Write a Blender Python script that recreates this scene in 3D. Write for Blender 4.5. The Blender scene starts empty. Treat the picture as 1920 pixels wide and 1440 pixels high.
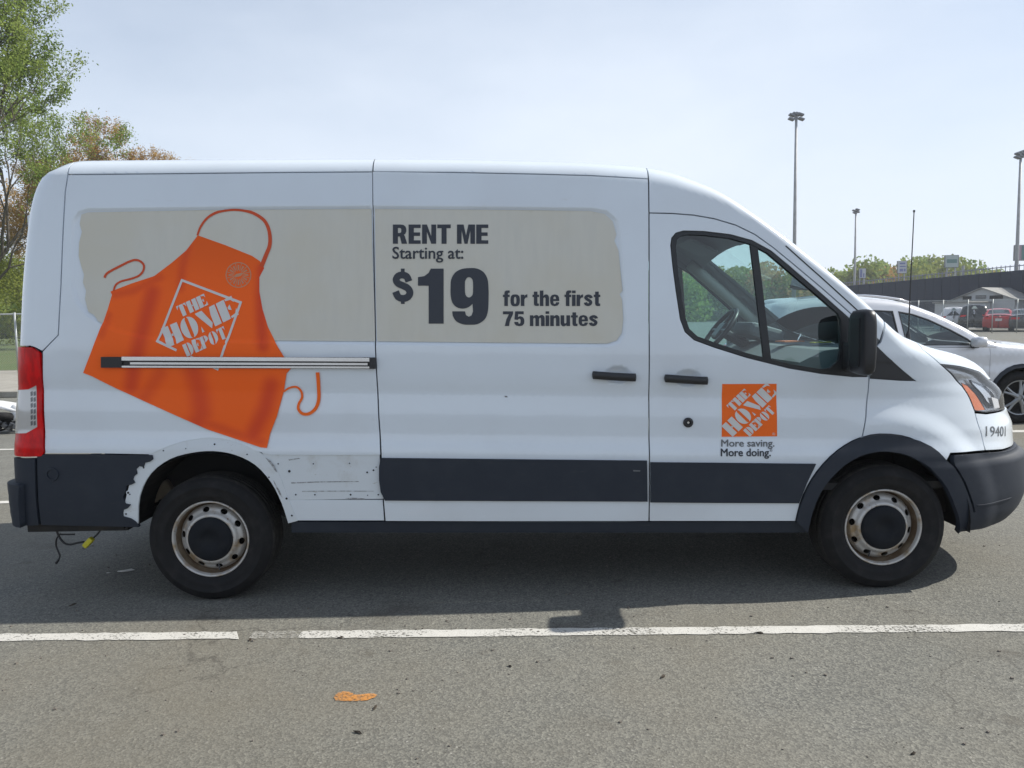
import bpy, bmesh, math, random
import numpy as np
from mathutils import Vector, Matrix
from mathutils.geometry import delaunay_2d_cdt
PI = math.pi
SC = bpy.context.scene
COL = SC.collection

# ------------------------------------------------------------------ camera
CX, CD, CH, PITCH, ROLL, FPX = 1.6951, 4.167, 1.55, 0.08574, 0.01742, 1450.0
cf = Vector((0, math.cos(PITCH), -math.sin(PITCH)))
cr0 = Vector((1, 0, 0)); cu0 = Vector((0, math.sin(PITCH), math.cos(PITCH)))
cr = cr0 * math.cos(ROLL) - cu0 * math.sin(ROLL)
cu = cu0 * math.cos(ROLL) + cr0 * math.sin(ROLL)
CPOS = Vector((CX, -CD, CH))
cam = bpy.data.cameras.new('camera'); camo = bpy.data.objects.new('camera', cam); COL.objects.link(camo)
camo.matrix_world = Matrix(((cr.x, cu.x, -cf.x, CPOS.x), (cr.y, cu.y, -cf.y, CPOS.y), (cr.z, cu.z, -cf.z, CPOS.z), (0, 0, 0, 1)))
cam.sensor_width = 36; cam.lens = FPX / 1920 * 36; cam.clip_start = 0.05; cam.clip_end = 3000
SC.camera = camo

# ------------------------------------------------------------------ sky, sun, exposure
SUN = Vector((1.06, 0.16, 1.0)).normalized()
w = bpy.data.worlds.new('World'); SC.world = w; w.use_nodes = True
nt = w.node_tree; nt.nodes.clear()
def _n(nt, t, **k):
    n = nt.nodes.new(t)
    for a, b in k.items(): setattr(n, a, b)
    return n
sky = _n(nt, 'ShaderNodeTexSky', sky_type='NISHITA', sun_disc=False)
sky.sun_elevation = math.asin(SUN.z); sky.sun_rotation = math.atan2(SUN.x, SUN.y)
sky.air_density = 1.0; sky.dust_density = 0.8; sky.ozone_density = 2.0; sky.altitude = 20
tc = _n(nt, 'ShaderNodeTexCoord'); mp = _n(nt, 'ShaderNodeMapping'); mp.inputs['Scale'].default_value = (1.0, 1.0, 2.6); mp.inputs['Location'].default_value = (3.1, 0.4, 0.7)
nz = _n(nt, 'ShaderNodeTexNoise'); nz.inputs['Scale'].default_value = 1.7; nz.inputs['Detail'].default_value = 7; nz.inputs['Roughness'].default_value = 0.55
rp = _n(nt, 'ShaderNodeValToRGB'); rp.color_ramp.elements[0].position = 0.30; rp.color_ramp.elements[1].position = 0.72
rp.color_ramp.elements[0].color = (0.14, 0.14, 0.14, 1); rp.color_ramp.elements[1].color = (0.46, 0.46, 0.46, 1)
mx = _n(nt, 'ShaderNodeMixRGB'); mx.inputs[2].default_value = (6.9, 7.55, 8.5, 1)
bg = _n(nt, 'ShaderNodeBackground'); bg.inputs[1].default_value = 0.075
wo = _n(nt, 'ShaderNodeOutputWorld')
L = nt.links.new
L(tc.outputs['Generated'], mp.inputs[0]); L(mp.outputs[0], nz.inputs[0]); L(nz.outputs[0], rp.inputs[0])
sp = _n(nt, 'ShaderNodeSeparateXYZ'); L(tc.outputs['Generated'], sp.inputs[0])
inv = _n(nt, 'ShaderNodeMath', operation='SUBTRACT', use_clamp=True); inv.inputs[0].default_value = 1.0; L(sp.outputs[2], inv.inputs[1])
pw = _n(nt, 'ShaderNodeMath', operation='POWER'); pw.inputs[1].default_value = 2.2; L(inv.outputs[0], pw.inputs[0])
hz = _n(nt, 'ShaderNodeMath', operation='MULTIPLY_ADD', use_clamp=True); hz.inputs[1].default_value = 0.80; L(pw.outputs[0], hz.inputs[0]); L(rp.outputs[0], hz.inputs[2])
L(hz.outputs[0], mx.inputs[0]); L(sky.outputs[0], mx.inputs[1]); L(mx.outputs[0], bg.inputs[0]); L(bg.outputs[0], wo.inputs[0])
sl = bpy.data.lights.new('sun', 'SUN'); sl.energy = 3.5; sl.angle = math.radians(0.55); sl.color = (1.0, 0.95, 0.86)
so = bpy.data.objects.new('sun', sl); COL.objects.link(so); so.rotation_euler = SUN.to_track_quat('Z', 'Y').to_euler(); so.location = (20, 5, 20)
SC.view_settings.view_transform = 'Standard'; SC.view_settings.look = 'None'; SC.view_settings.exposure = 0.78; SC.view_settings.gamma = 1
SC.view_settings.use_curve_mapping = False
SC.render.engine = 'CYCLES'; SC.cycles.max_bounces = 8; SC.cycles.transparent_max_bounces = 24; SC.cycles.caustics_reflective = False; SC.cycles.caustics_refractive = False

# ------------------------------------------------------------------ helpers
def project(P):
    v = P - CPOS; d = v.dot(cf)
    return 960 + FPX * v.dot(cr) / d, 720 - FPX * v.dot(cu) / d
def ray(px, py):
    return (cf + cr * ((px - 960) / FPX) + cu * ((720 - py) / FPX))
def at_y(px, py, Y):
    r = ray(px, py); return CPOS + r * ((Y - CPOS.y) / r.y)
def on_ground(px, py, z=0.0):
    r = ray(px, py); return CPOS + r * ((z - CPOS.z) / r.z)

def srgb(r, g, b):
    f = lambda c: (c / 255) / 12.92 if c < 11 else (((c / 255) + 0.055) / 1.055) ** 2.4
    return (f(r), f(g), f(b))

def link(o, parent=None):
    COL.objects.link(o)
    if parent is not None: o.parent = parent
    return o
def tag(o, label=None, cat=None, group=None, kind=None):
    if label: o['label'] = label
    if cat: o['category'] = cat
    if group: o['group'] = group
    if kind: o['kind'] = kind
    return o
def empty(name, loc=(0, 0, 0), rz=0, label=None, cat=None, group=None):
    o = bpy.data.objects.new(name, None); o.location = loc; o.rotation_euler = (0, 0, rz); o.empty_display_size = 0.2
    link(o); tag(o, label, cat, group); return o
def mesh_obj(name, verts, faces, mat, parent=None, smooth=False, normals=None, world=False):
    me = bpy.data.meshes.new(name); me.from_pydata([tuple(v) for v in verts], [], faces); me.update()
    if mat is not None:
        for m_ in (mat if isinstance(mat, list) else [mat]): me.materials.append(m_)
    if smooth or normals: me.polygons.foreach_set('use_smooth', [True] * len(me.polygons))
    if normals: me.normals_split_custom_set_from_vertices([tuple(n) for n in normals])
    o = bpy.data.objects.new(name, me); link(o, parent)
    if world and parent is not None and parent.parent is None: o.location = -parent.location
    return o
def copy_tree(o, parent=None):
    c = o.copy(); COL.objects.link(c); c.parent = parent
    for ch in o.children: copy_tree(ch, c)
    return c

class MB:
    """collects simple shapes into one mesh"""
    def __init__(s): s.v = []; s.f = []; s.mi = []; s.m = 0
    def add(s, v, f):
        b = len(s.v); s.v += [Vector(p) for p in v]; s.f += [tuple(i + b for i in q) for q in f]; s.mi += [s.m] * len(f); return s
    def box(s, c, d, rot=None, bev=0.0):
        hx, hy, hz = d[0] / 2, d[1] / 2, d[2] / 2
        if bev > 0:
            bm = bmesh.new(); bmesh.ops.create_cube(bm, size=1); bmesh.ops.scale(bm, vec=d, verts=bm.verts)
            bmesh.ops.bevel(bm, geom=bm.edges[:], offset=bev, segments=2, affect='EDGES', profile=0.5)
            v = [x.co.copy() for x in bm.verts]; bm.verts.index_update(); f = [[q.index for q in x.verts] for x in bm.faces]; bm.free()
        else:
            v = [Vector((x, y, z)) for x in (-hx, hx) for y in (-hy, hy) for z in (-hz, hz)]
            f = [(0, 1, 3, 2), (4, 6, 7, 5), (0, 4, 5, 1), (2, 3, 7, 6), (0, 2, 6, 4), (1, 5, 7, 3)]
        if rot is not None: v = [rot @ p for p in v]
        return s.add([p + Vector(c) for p in v], f)
    def tube(s, pts, rad, n=8, cap=True):
        pts = [Vector(p) for p in pts]; k = len(pts)
        if not hasattr(rad, '__len__'): rad = [rad] * k
        vs = []; prev = None
        for i, p in enumerate(pts):
            d = (pts[min(i + 1, k - 1)] - pts[max(i - 1, 0)]).normalized()
            a = d.orthogonal().normalized() if prev is None else (prev - d * prev.dot(d)).normalized()
            prev = a; b = d.cross(a)
            vs += [p + (a * math.cos(2 * PI * j / n) + b * math.sin(2 * PI * j / n)) * rad[i] for j in range(n)]
        fs = [(i * n + j, i * n + (j + 1) % n, (i + 1) * n + (j + 1) % n, (i + 1) * n + j) for i in range(k - 1) for j in range(n)]
        if cap: fs += [tuple(range(n))[::-1], tuple((k - 1) * n + j for j in range(n))]
        return s.add(vs, fs)
    def lathe(s, prof, n=48, axis='Y', c=(0, 0, 0), closed=False):
        vs = []
        for r, y in prof:
            for j in range(n):
                a = 2 * PI * j / n
                p = (r * math.cos(a), y, r * math.sin(a)) if axis == 'Y' else (r * math.cos(a), r * math.sin(a), y)
                vs.append(Vector(p) + Vector(c))
        k = len(prof)
        fs = [(i * n + j, (i + 1) * n + j, (i + 1) * n + (j + 1) % n, i * n + (j + 1) % n) for i in range(k - 1) for j in range(n)]
        return s.add(vs, fs)
    def build(s, name, mat, parent=None, smooth=False, world=False):
        o = mesh_obj(name, s.v, s.f, mat, parent, smooth, world=world)
        if any(s.mi): o.data.polygons.foreach_set('material_index', s.mi)
        return o

def catmull(pts, n=6):
    out = []; k = len(pts)
    for i in range(k - 1):
        p0, p1, p2, p3 = pts[max(i - 1, 0)], pts[i], pts[i + 1], pts[min(i + 2, k - 1)]
        for j in range(n):
            t = j / n
            out.append(tuple(0.5 * ((2 * b) + (c - a) * t + (2 * a - 5 * b + 4 * c - d) * t * t + (3 * b - a - 3 * c + d) * t ** 3) for a, b, c, d in zip(p0, p1, p2, p3)))
    out.append(tuple(pts[-1])); return out
class Curve1:
    """monotone cubic y(x)"""
    def __init__(s, pts):
        pts = sorted(pts); s.x = [p[0] for p in pts]; s.y = [p[1] for p in pts]; k = len(pts)
        d = [(s.y[i + 1] - s.y[i]) / (s.x[i + 1] - s.x[i]) for i in range(k - 1)]
        s.m = [d[0]] + [0 if d[i - 1] * d[i] <= 0 else 2 * d[i - 1] * d[i] / (d[i - 1] + d[i]) for i in range(1, k - 1)] + [d[-1]]
    def __call__(s, x):
        if x <= s.x[0]: return s.y[0]
        if x >= s.x[-1]: return s.y[-1]
        lo, hi = 0, len(s.x) - 1
        while hi - lo > 1:
            mid = (lo + hi) // 2
            if s.x[mid] <= x: lo = mid
            else: hi = mid
        h = s.x[hi] - s.x[lo]; t = (x - s.x[lo]) / h
        return (1 + 2 * t) * (1 - t) ** 2 * s.y[lo] + t * (1 - t) ** 2 * h * s.m[lo] + t * t * (3 - 2 * t) * s.y[hi] + t * t * (t - 1) * h * s.m[hi]
def sstep(a, b, x):
    t = min(1, max(0, (x - a) / (b - a))); return t * t * (3 - 2 * t)
def inside(p, poly):
    x, y = p; c = False; j = len(poly) - 1
    for i in range(len(poly)):
        xi, yi = poly[i]; xj, yj = poly[j]
        if (yi > y) != (yj > y) and x < (xj - xi) * (y - yi) / (yj - yi) + xi: c = not c
        j = i
    return c
def area(poly):
    return 0.5 * sum(poly[i][0] * poly[(i + 1) % len(poly)][1] - poly[(i + 1) % len(poly)][0] * poly[i][1] for i in range(len(poly)))
def sdist(p, poly):
    x, y = p; best = 1e9; k = len(poly)
    for i in range(k):
        ax, ay = poly[i]; bx, by = poly[(i + 1) % k]
        dx, dy = bx - ax, by - ay; l = dx * dx + dy * dy
        t = 0 if l < 1e-14 else max(0, min(1, ((x - ax) * dx + (y - ay) * dy) / l))
        q = (x - ax - t * dx) ** 2 + (y - ay - t * dy) ** 2
        if q < best: best = q
    d = math.sqrt(best); return -d if inside(p, poly) else d
def offset_loop(poly, d):
    """positive d moves inward for a CCW loop"""
    out = []; k = len(poly)
    for i in range(k):
        a, b, c = Vector(poly[i - 1]), Vector(poly[i]), Vector(poly[(i + 1) % k])
        e1 = (b - a); e2 = (c - b)
        if e1.length < 1e-9 or e2.length < 1e-9: out.append(tuple(b)); continue
        e1.normalize(); e2.normalize()
        n1 = Vector((-e1.y, e1.x)); n2 = Vector((-e2.y, e2.x)); n = n1 + n2
        if n.length < 1e-6: out.append(tuple(b)); continue
        n.normalize(); f = min(2.0, 1 / max(0.3, n.dot(n1)))
        out.append(tuple(b + n * (d * f)))
    return out
def resample(loop, step):
    out = []; k = len(loop)
    for i in range(k):
        a, b = loop[i], loop[(i + 1) % k]; l = math.hypot(b[0] - a[0], b[1] - a[1])
        if l < 1e-6: continue
        m = max(1, int(math.ceil(l / step)))
        out += [(a[0] + (b[0] - a[0]) * j / m, a[1] + (b[1] - a[1]) * j / m) for j in range(m)]
    return out
def cdt(loops, pts):
    V = []; E = []
    for lp in loops:
        b = len(V); V += [Vector(p) for p in lp]; k = len(lp); E += [(b + i, b + (i + 1) % k) for i in range(k)]
    V += [Vector(p) for p in pts]
    r = delaunay_2d_cdt(V, E, [], 0, 1e-7)
    vs = [(p.x, p.y) for p in r[0]]; fs = []
    for f in r[2]:
        c = (sum(vs[i][0] for i in f) / 3, sum(vs[i][1] for i in f) / 3)
        if inside(c, loops[0]) and not any(inside(c, h) for h in loops[1:]):
            t = [vs[i] for i in f]
            fs.append(tuple(f) if area(t) > 0 else tuple(f)[::-1])
    return vs, fs

# ------------------------------------------------------------------ materials
def mat(name, col, rough=0.5, metal=0.0, spec=0.5, coat=0.0, noise=None, bump=None, emit=None):
    m = bpy.data.materials.new(name); m.use_nodes = True; t = m.node_tree; b = t.nodes['Principled BSDF']
    b.inputs['Base Color'].default_value = (*col, 1); b.inputs['Roughness'].default_value = rough; b.inputs['Metallic'].default_value = metal
    b.inputs['Specular IOR Level'].default_value = spec; b.inputs['Coat Weight'].default_value = coat; b.inputs['Coat Roughness'].default_value = 0.04
    tcn = None
    if noise:   # list of (scale, colour2, lo, hi, stretch)
        tcn = t.nodes.new('ShaderNodeTexCoord'); last = None
        for sc_, c2, lo, hi, st in noise:
            mp_ = t.nodes.new('ShaderNodeMapping'); mp_.inputs['Scale'].default_value = st
            nz_ = t.nodes.new('ShaderNodeTexNoise'); nz_.inputs['Scale'].default_value = sc_; nz_.inputs['Detail'].default_value = 6; nz_.inputs['Roughness'].default_value = 0.6
            rp_ = t.nodes.new('ShaderNodeValToRGB'); rp_.color_ramp.elements[0].position = lo; rp_.color_ramp.elements[1].position = hi
            mx_ = t.nodes.new('ShaderNodeMixRGB'); mx_.inputs[1].default_value = (*col, 1); mx_.inputs[2].default_value = (*c2, 1)
            t.links.new(tcn.outputs['Object'], mp_.inputs[0]); t.links.new(mp_.outputs[0], nz_.inputs[0]); t.links.new(nz_.outputs[0], rp_.inputs[0]); t.links.new(rp_.outputs[0], mx_.inputs[0])
            if last: t.links.new(last.outputs[0], mx_.inputs[1])
            last = mx_
        t.links.new(last.outputs[0], b.inputs['Base Color'])
    if bump:    # (scale, strength, distance)
        if tcn is None: tcn = t.nodes.new('ShaderNodeTexCoord')
        nz_ = t.nodes.new('ShaderNodeTexNoise'); nz_.inputs['Scale'].default_value = bump[0]; nz_.inputs['Detail'].default_value = 3
        bp = t.nodes.new('ShaderNodeBump'); bp.inputs['Strength'].default_value = bump[1]; bp.inputs['Distance'].default_value = bump[2]
        t.links.new(tcn.outputs['Object'], nz_.inputs[0]); t.links.new(nz_.outputs[0], bp.inputs['Height']); t.links.new(bp.outputs[0], b.inputs['Normal'])
    return m
def glass(name, tint, rough=0.0, ior=1.5, refl=1.0):
    m = bpy.data.materials.new(name); m.use_nodes = True; t = m.node_tree; t.nodes.clear()
    o = t.nodes.new('ShaderNodeOutputMaterial'); tr = t.nodes.new('ShaderNodeBsdfTransparent'); tr.inputs[0].default_value = (*tint, 1)
    g = t.nodes.new('ShaderNodeBsdfGlossy'); g.inputs['Roughness'].default_value = rough; g.inputs[0].default_value = (refl, refl, refl, 1)
    mxs = t.nodes.new('ShaderNodeMixShader'); ge = t.nodes.new('ShaderNodeNewGeometry'); dt = t.nodes.new('ShaderNodeVectorMath'); dt.operation = 'DOT_PRODUCT'
    t.links.new(ge.outputs['Normal'], dt.inputs[0]); t.links.new(ge.outputs['Incoming'], dt.inputs[1])
    def mth(op, a_, b_=None, cl=False):
        n_ = t.nodes.new('ShaderNodeMath'); n_.operation = op; n_.use_clamp = cl
        for k_, v_ in enumerate((a_, b_)):
            if v_ is None: continue
            if isinstance(v_, (int, float)): n_.inputs[k_].default_value = v_
            else: t.links.new(v_, n_.inputs[k_])
        return n_.outputs[0]
    r0 = 1.6 * ((ior - 1) / (ior + 1)) ** 2
    fres = mth('ADD', mth('MULTIPLY', mth('POWER', mth('SUBTRACT', 1.0, mth('ABSOLUTE', dt.outputs['Value']), True), 5.0), 1 - r0), r0)
    t.links.new(fres, mxs.inputs[0]); t.links.new(tr.outputs[0], mxs.inputs[1]); t.links.new(g.outputs[0], mxs.inputs[2]); t.links.new(mxs.outputs[0], o.inputs[0])
    return m
ONE = (1, 1, 1)
M = {}
M['paint'] = mat('white_paint', (0.67, 0.73, 0.79), 0.2, coat=0.8, noise=[(1.3, (0.62, 0.665, 0.715), 0.45, 0.75, (1, 1, 1)), (40, (0.60, 0.63, 0.66), 0.66, 0.78, (0.25, 1, 1))])
M['bare'] = mat('bare_primer', (0.62, 0.665, 0.70), 0.42, noise=[(7, (0.50, 0.51, 0.50), 0.55, 0.75, ONE), (45, (0.36, 0.34, 0.30), 0.66, 0.76, (.5, 1, 1))])
M['plastic'] = mat('charcoal_plastic', (0.015, 0.021, 0.033), 0.6, spec=0.35, noise=[(7, (0.022, 0.028, 0.040), 0.45, 0.75, ONE), (60, (0.030, 0.034, 0.042), 0.6, 0.8, (0.3, 1, 1))], bump=(420, 0.15, 0.001))
M['black'] = mat('black_plastic', (0.014, 0.015, 0.018), 0.42)
M['dark'] = mat('dark_underbody', (0.012, 0.012, 0.013), 0.8, noise=[(6, (0.035, 0.03, 0.025), 0.5, 0.75, ONE)])
M['rubber'] = mat('tyre_rubber', (0.010, 0.010, 0.011), 0.8, spec=0.3, noise=[(14, (0.022, 0.021, 0.021), 0.48, 0.75, ONE)], bump=(160, 0.5, 0.002))
M['tread'] = mat('dusty_tread', (0.030, 0.029, 0.028), 0.9, spec=0.2, noise=[(22, (0.055, 0.052, 0.047), 0.45, 0.7, ONE)], bump=(110, 1.0, 0.006))
M['hubcap'] = mat('matt_black_cap', (0.009, 0.011, 0.015), 0.75, spec=0.2, noise=[(9, (0.02, 0.021, 0.022), 0.5, 0.75, ONE)])
M['gasket'] = mat('rubber_gasket', (0.010, 0.012, 0.015), 0.4)
M['barrel'] = mat('rusty_rim_well', (0.13, 0.085, 0.05), 0.6, noise=[(12, (0.24, 0.19, 0.13), 0.45, 0.7, ONE)])
M['rim'] = mat('silver_steel', (0.50, 0.49, 0.47), 0.38, metal=0.35, noise=[(11, (0.33, 0.24, 0.14), 0.5, 0.68, ONE), (60, (0.2, 0.11, 0.05), 0.62, 0.72, ONE)])
M['chrome'] = mat('bright_aluminium', (0.72, 0.72, 0.73), 0.22, metal=1.0)
M['redlens'] = mat('red_lens', (0.66, 0.004, 0.006), 0.25, spec=0.2, coat=0.15, noise=[(30, (0.46, 0.003, 0.005), 0.45, 0.6, (1, 1, 0.3))])
M['clearlens'] = mat('clear_reflector', (0.50, 0.50, 0.50), 0.15, metal=0.3, coat=0.8)
M['amber'] = mat('amber_reflector', (0.85, 0.20, 0.04), 0.25, coat=0.5)
M['lampdark'] = mat('lamp_housing', (0.16, 0.165, 0.175), 0.22, metal=0.5)
M['lamphouse'] = mat('bright_lamp_housing', (0.42, 0.43, 0.45), 0.18, metal=0.7)
M['lens'] = glass('lamp_lens', (0.92, 0.93, 0.94))
M['winglass'] = glass('tinted_window', (0.66, 0.88, 0.89), ior=1.5)
M['windshield'] = glass('windshield_glass', (0.80, 0.88, 0.86), ior=1.5)
M['interior'] = mat('interior_trim', (0.20, 0.205, 0.215), 0.8)
M['headliner'] = mat('headliner', (0.34, 0.35, 0.37), 0.9)
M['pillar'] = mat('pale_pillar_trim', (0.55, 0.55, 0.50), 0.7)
M['beige'] = mat('faded_vinyl', (0.60, 0.585, 0.52), 0.5, noise=[(26, (0.572, 0.56, 0.502), 0.42, 0.7, (1, 1, 0.12)), (2.2, (0.58, 0.55, 0.46), 0.4, 0.7, ONE)])
M['navy'] = mat('navy_vinyl', (0.018, 0.023, 0.035), 0.4)
M['orange'] = mat('orange_vinyl', (0.88, 0.15, 0.018), 0.55, spec=0.2)
M['white_vinyl'] = mat('white_vinyl', (0.62, 0.61, 0.60), 0.4)
M['pinkprint'] = mat('pale_print', (0.55, 0.26, 0.14), 0.4)
M['greyprint'] = mat('grey_print', (0.13, 0.14, 0.15), 0.45)
# ------------------------------------------------------------------ vehicle skin: near side surface P(u, v), mirrored about y = yc
class Skin:
    def __init__(s, base, ztop, R, xr, xf, yc, x0, m, n, U0, UE, Rr, slope=0.0, xs=0.0, relief=None, crown=None, M4=None):
        s.base, s.ztop, s.R, s.xr, s.xf, s.yc, s.x0, s.m, s.n, s.U0, s.UE, s.Rr, s.slope, s.xs = base, ztop, R, xr, xf, yc, x0, m, n, U0, UE, Rr, slope, xs
        s.relief = relief; s.crown = crown or (lambda x: 0.04); s.M4 = M4
    def P(s, u, v):
        x = u
        for it in range(3):
            xc = x
            R = s.R(xc); zt = s.ztop(xc)
            if v <= zt - R: z, inn = v, 0.0
            else:
                a = min(PI / 2, (v - (zt - R)) / R); z = zt - R + R * math.sin(a); inn = R * (1 - math.cos(a))
            xf = s.xf(z) - 0.6 * inn; xr = s.xr(z) + 0.8 * inn
            U1 = xr + s.Rr; yr = 0.0
            if u < U1:
                ph = (U1 - u) / s.Rr
                if ph < PI / 2: x = xr + s.Rr * (1 - math.sin(ph)); yr = s.Rr * (1 - math.cos(ph))
                else: x = xr; yr = s.Rr + (ph - PI / 2) * s.Rr
            elif u > s.U0:
                ph0 = math.asin(min(1, ((s.U0 - s.x0) / (xf - s.x0)) ** (s.m / 2)))
                ph = ph0 + (PI / 2 - ph0) * min(1, (u - s.U0) / (s.UE - s.U0))
                x = s.x0 + (xf - s.x0) * math.sin(ph) ** (2 / s.m)
            else: x = u
            if it and abs(x - xc) < 1e-6: break
        W = s.yc - (s.base(z + s.slope * (x - s.xs)) + inn)
        t = max(0.0, (x - s.x0) / (xf - s.x0))
        if u > s.U0: hw = W * max(0.0, math.cos(ph)) ** (2 / s.n)
        else: hw = W * max(0.0, 1 - t ** s.m) ** (1 / s.n)
        y = s.yc - hw + yr
        if yr > 0: y = min(y, s.yc)
        if s.relief: y += s.relief(x, z)
        return Vector((x, y, z))
    def vmax(s, u):
        x = u
        if u > s.U0: x = s.P(u, 5.0).x
        return s.ztop(x) - s.R(x) + s.R(x) * PI / 2
    def N(s, u, v):
        e = 1.5e-3; a = s.P(u + e, v) - s.P(u - e, v); b = s.P(u, v + e) - s.P(u, v - e)
        n = a.cross(b)
        return n.normalized() if n.length > 1e-12 else Vector((0, -1, 0))
    def uv(s, px, py, guess=None):
        g = at_y(px, py, 0.06); u, v = guess or (g.x, g.z)
        for _ in range(25):
            q = project(s.P(u, v)); ex, ey = px - q[0], py - q[1]
            if abs(ex) + abs(ey) < 0.05: break
            e = 2e-3; qa = project(s.P(u + e, v)); qb = project(s.P(u, v + e))
            a, c = (qa[0] - q[0]) / e, (qa[1] - q[1]) / e; b, d = (qb[0] - q[0]) / e, (qb[1] - q[1]) / e
            det = a * d - b * c
            if abs(det) < 2000: det = math.copysign(2000, det)
            du, dv = (ex * d - b * ey) / det, (a * ey - c * ex) / det
            u += max(-0.15, min(0.15, du)); v += max(-0.15, min(0.15, dv))
        return (u, v)
    def tr(s, p):
        return p

def px(skin, pts, smooth=0):
    q = [p if isinstance(p[0], str) else skin.uv(*p) for p in pts]
    q = [(p[1], skin.vmax(p[1]) - 1e-4) if p[0] == 'top' else ((p[1], p[2]) if p[0] == 'uv' else p) for p in q]
    return catmull(q, smooth) if smooth else q

def panel(name, skin, loop, material, parent, holes=(), off=0.0, gu=0.06, gv=0.02, extra=(), gap=0.0036, flange=0.018, rnd=True, mirror=True, step=0.03, label=None, grid=True, lip=0.0035, avoid=None):
    """CDT patch of the skin bounded by a (u, v) loop; off > 0 stands proud of the skin"""
    loop = list(loop)
    if area(loop) < 0: loop = loop[::-1]
    loops = [resample(offset_loop(loop, gap) if gap else loop, step)]
    for h in holes:
        h = list(h)
        if area(h) < 0: h = h[::-1]
        loops.append(resample(offset_loop(h, -gap) if gap else h, step))
    pts = []
    if rnd:
        pts += [p for p in offset_loop(loops[0], lip) if inside(p, loops[0])]
        for h in loops[1:]: pts += offset_loop(h, -lip)
    if grid:
        us = [p[0] for p in loops[0]]; vs = [p[1] for p in loops[0]]
        nu = max(1, int((max(us) - min(us)) / gu)); nv = max(1, int((max(vs) - min(vs)) / gv))
        cand = [(min(us) + (max(us) - min(us)) * (i + 0.5 * (j % 2)) / nu, min(vs) + (max(vs) - min(vs)) * j / nv) for i in range(nu + 1) for j in range(1, nv)]
        if avoid: cand = [p for p in cand if abs(sdist(p, avoid)) > .026]
        for p in list(extra) + cand:
            if inside(p, loops[0]) and not any(inside(p, h) for h in loops[1:]): pts.append(p)
    else: pts += [p for p in extra if inside(p, loops[0])]
    vs2, fs = cdt(loops, pts)
    bset = {}
    for lp in loops:
        for i, p in enumerate(lp): bset[(round(p[0], 5), round(p[1], 5))] = 1
    V = []; N = []
    for (u, v) in vs2:
        P = skin.P(u, v); n = skin.N(u, v)
        b = (round(u, 5), round(v, 5)) in bset
        V.append(P + n * (off - (0.0014 if b and rnd else 0))); N.append(n)
    F = list(fs)
    if flange:
        for k, lp in enumerate(loops):
            idx = []
            for i, p in enumerate(lp):
                P = skin.P(*p); n = skin.N(*p)
                a = Vector(lp[i - 1]); c = Vector(lp[(i + 1) % len(lp)]); d = c - a
                o2 = Vector((d.y, -d.x)); o2 = o2.normalized() if o2.length > 1e-9 else Vector((1, 0))
                if k: o2 = -o2
                e = 1e-3
                nn = (skin.P(p[0] + o2.x * e, p[1] + o2.y * e) - P)
                nn = nn.normalized() if nn.length > 1e-9 else n
                b0 = len(V); V.append(P + n * (off - 0.0014)); N.append((nn + n * 0.25).normalized()); V.append(P - n * flange); N.append(nn); idx.append(b0)
            for i in range(len(idx)):
                a, c = idx[i], idx[(i + 1) % len(idx)]
                F.append((a, a + 1, c + 1, c) if k == 0 else (c, c + 1, a + 1, a))
    out = []
    for side in ((0, 1) if mirror else (0,)):
        if side == 0: vv, nn, ff = V, N, F
        else:
            vv = [Vector((p.x, 2 * skin.yc - p.y, p.z)) for p in V]; nn = [Vector((p.x, -p.y, p.z)) for p in N]; ff = [f[::-1] for f in F]
        if skin.M4 is not None: pass
        o = mesh_obj(name, vv, ff, material, parent, normals=nn, world=True)
        if label and side == 0: o['label'] = label
        out.append(o)
    return out[0]

def cap(name, skin, u0, u1, e0, e1, material, parent, nu=24, ne=12, off=0.0, smooth=True):
    V = []; F = []
    for i in range(nu + 1):
        u = u0 + (u1 - u0) * i / nu; a = skin.P(u, skin.vmax(u))
        for j in range(ne + 1):
            e = e0 + (e1 - e0) * j / ne; hw = skin.yc - a.y
            V.append(Vector((a.x, skin.yc + hw * e, a.z + skin.crown(a.x) * (1 - e * e) * min(1, hw / 0.5) + off)))
    k = ne + 1
    for i in range(nu):
        for j in range(ne): F.append((i * k + j, (i + 1) * k + j, (i + 1) * k + j + 1, i * k + j + 1))
    return mesh_obj(name, V, F, material, parent, smooth=smooth, world=True)

# ------------------------------------------------------------------ flat print on a skin
def bilerp(c, a, b):   # corners BL, BR, TR, TL
    return tuple((c[0][k] * (1 - a) + c[1][k] * a) * (1 - b) + (c[3][k] * (1 - a) + c[2][k] * a) * b for k in (0, 1))
def print_polys(name, skin, polys, material, parent, off=0.002, step=None):
    """polys: list of (outer, [holes]) in (u, v)"""
    V = []; F = []; N = []
    for outer, holes in polys:
        lp = [outer if area(outer) > 0 else outer[::-1]] + list(holes)
        if step: lp = [resample(l, step) for l in lp]
        ip = []
        if step:
            us = [p[0] for p in lp[0]]; vs_ = [p[1] for p in lp[0]]
            ip = [(a, c) for a in np.arange(min(us), max(us), step) for c in np.arange(min(vs_), max(vs_), step) if sdist((a, c), lp[0]) < -.002]
        vs, fs = cdt(lp, ip)
        b = len(V)
        for (u, v) in vs:
            n = skin.N(u, v); V.append(skin.P(u, v) + n * off); N.append(n)
        F += [tuple(i + b for i in f) for f in fs]
    return mesh_obj(name, V, F, material, parent, normals=N, world=True)
_txt_cache = {}
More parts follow.
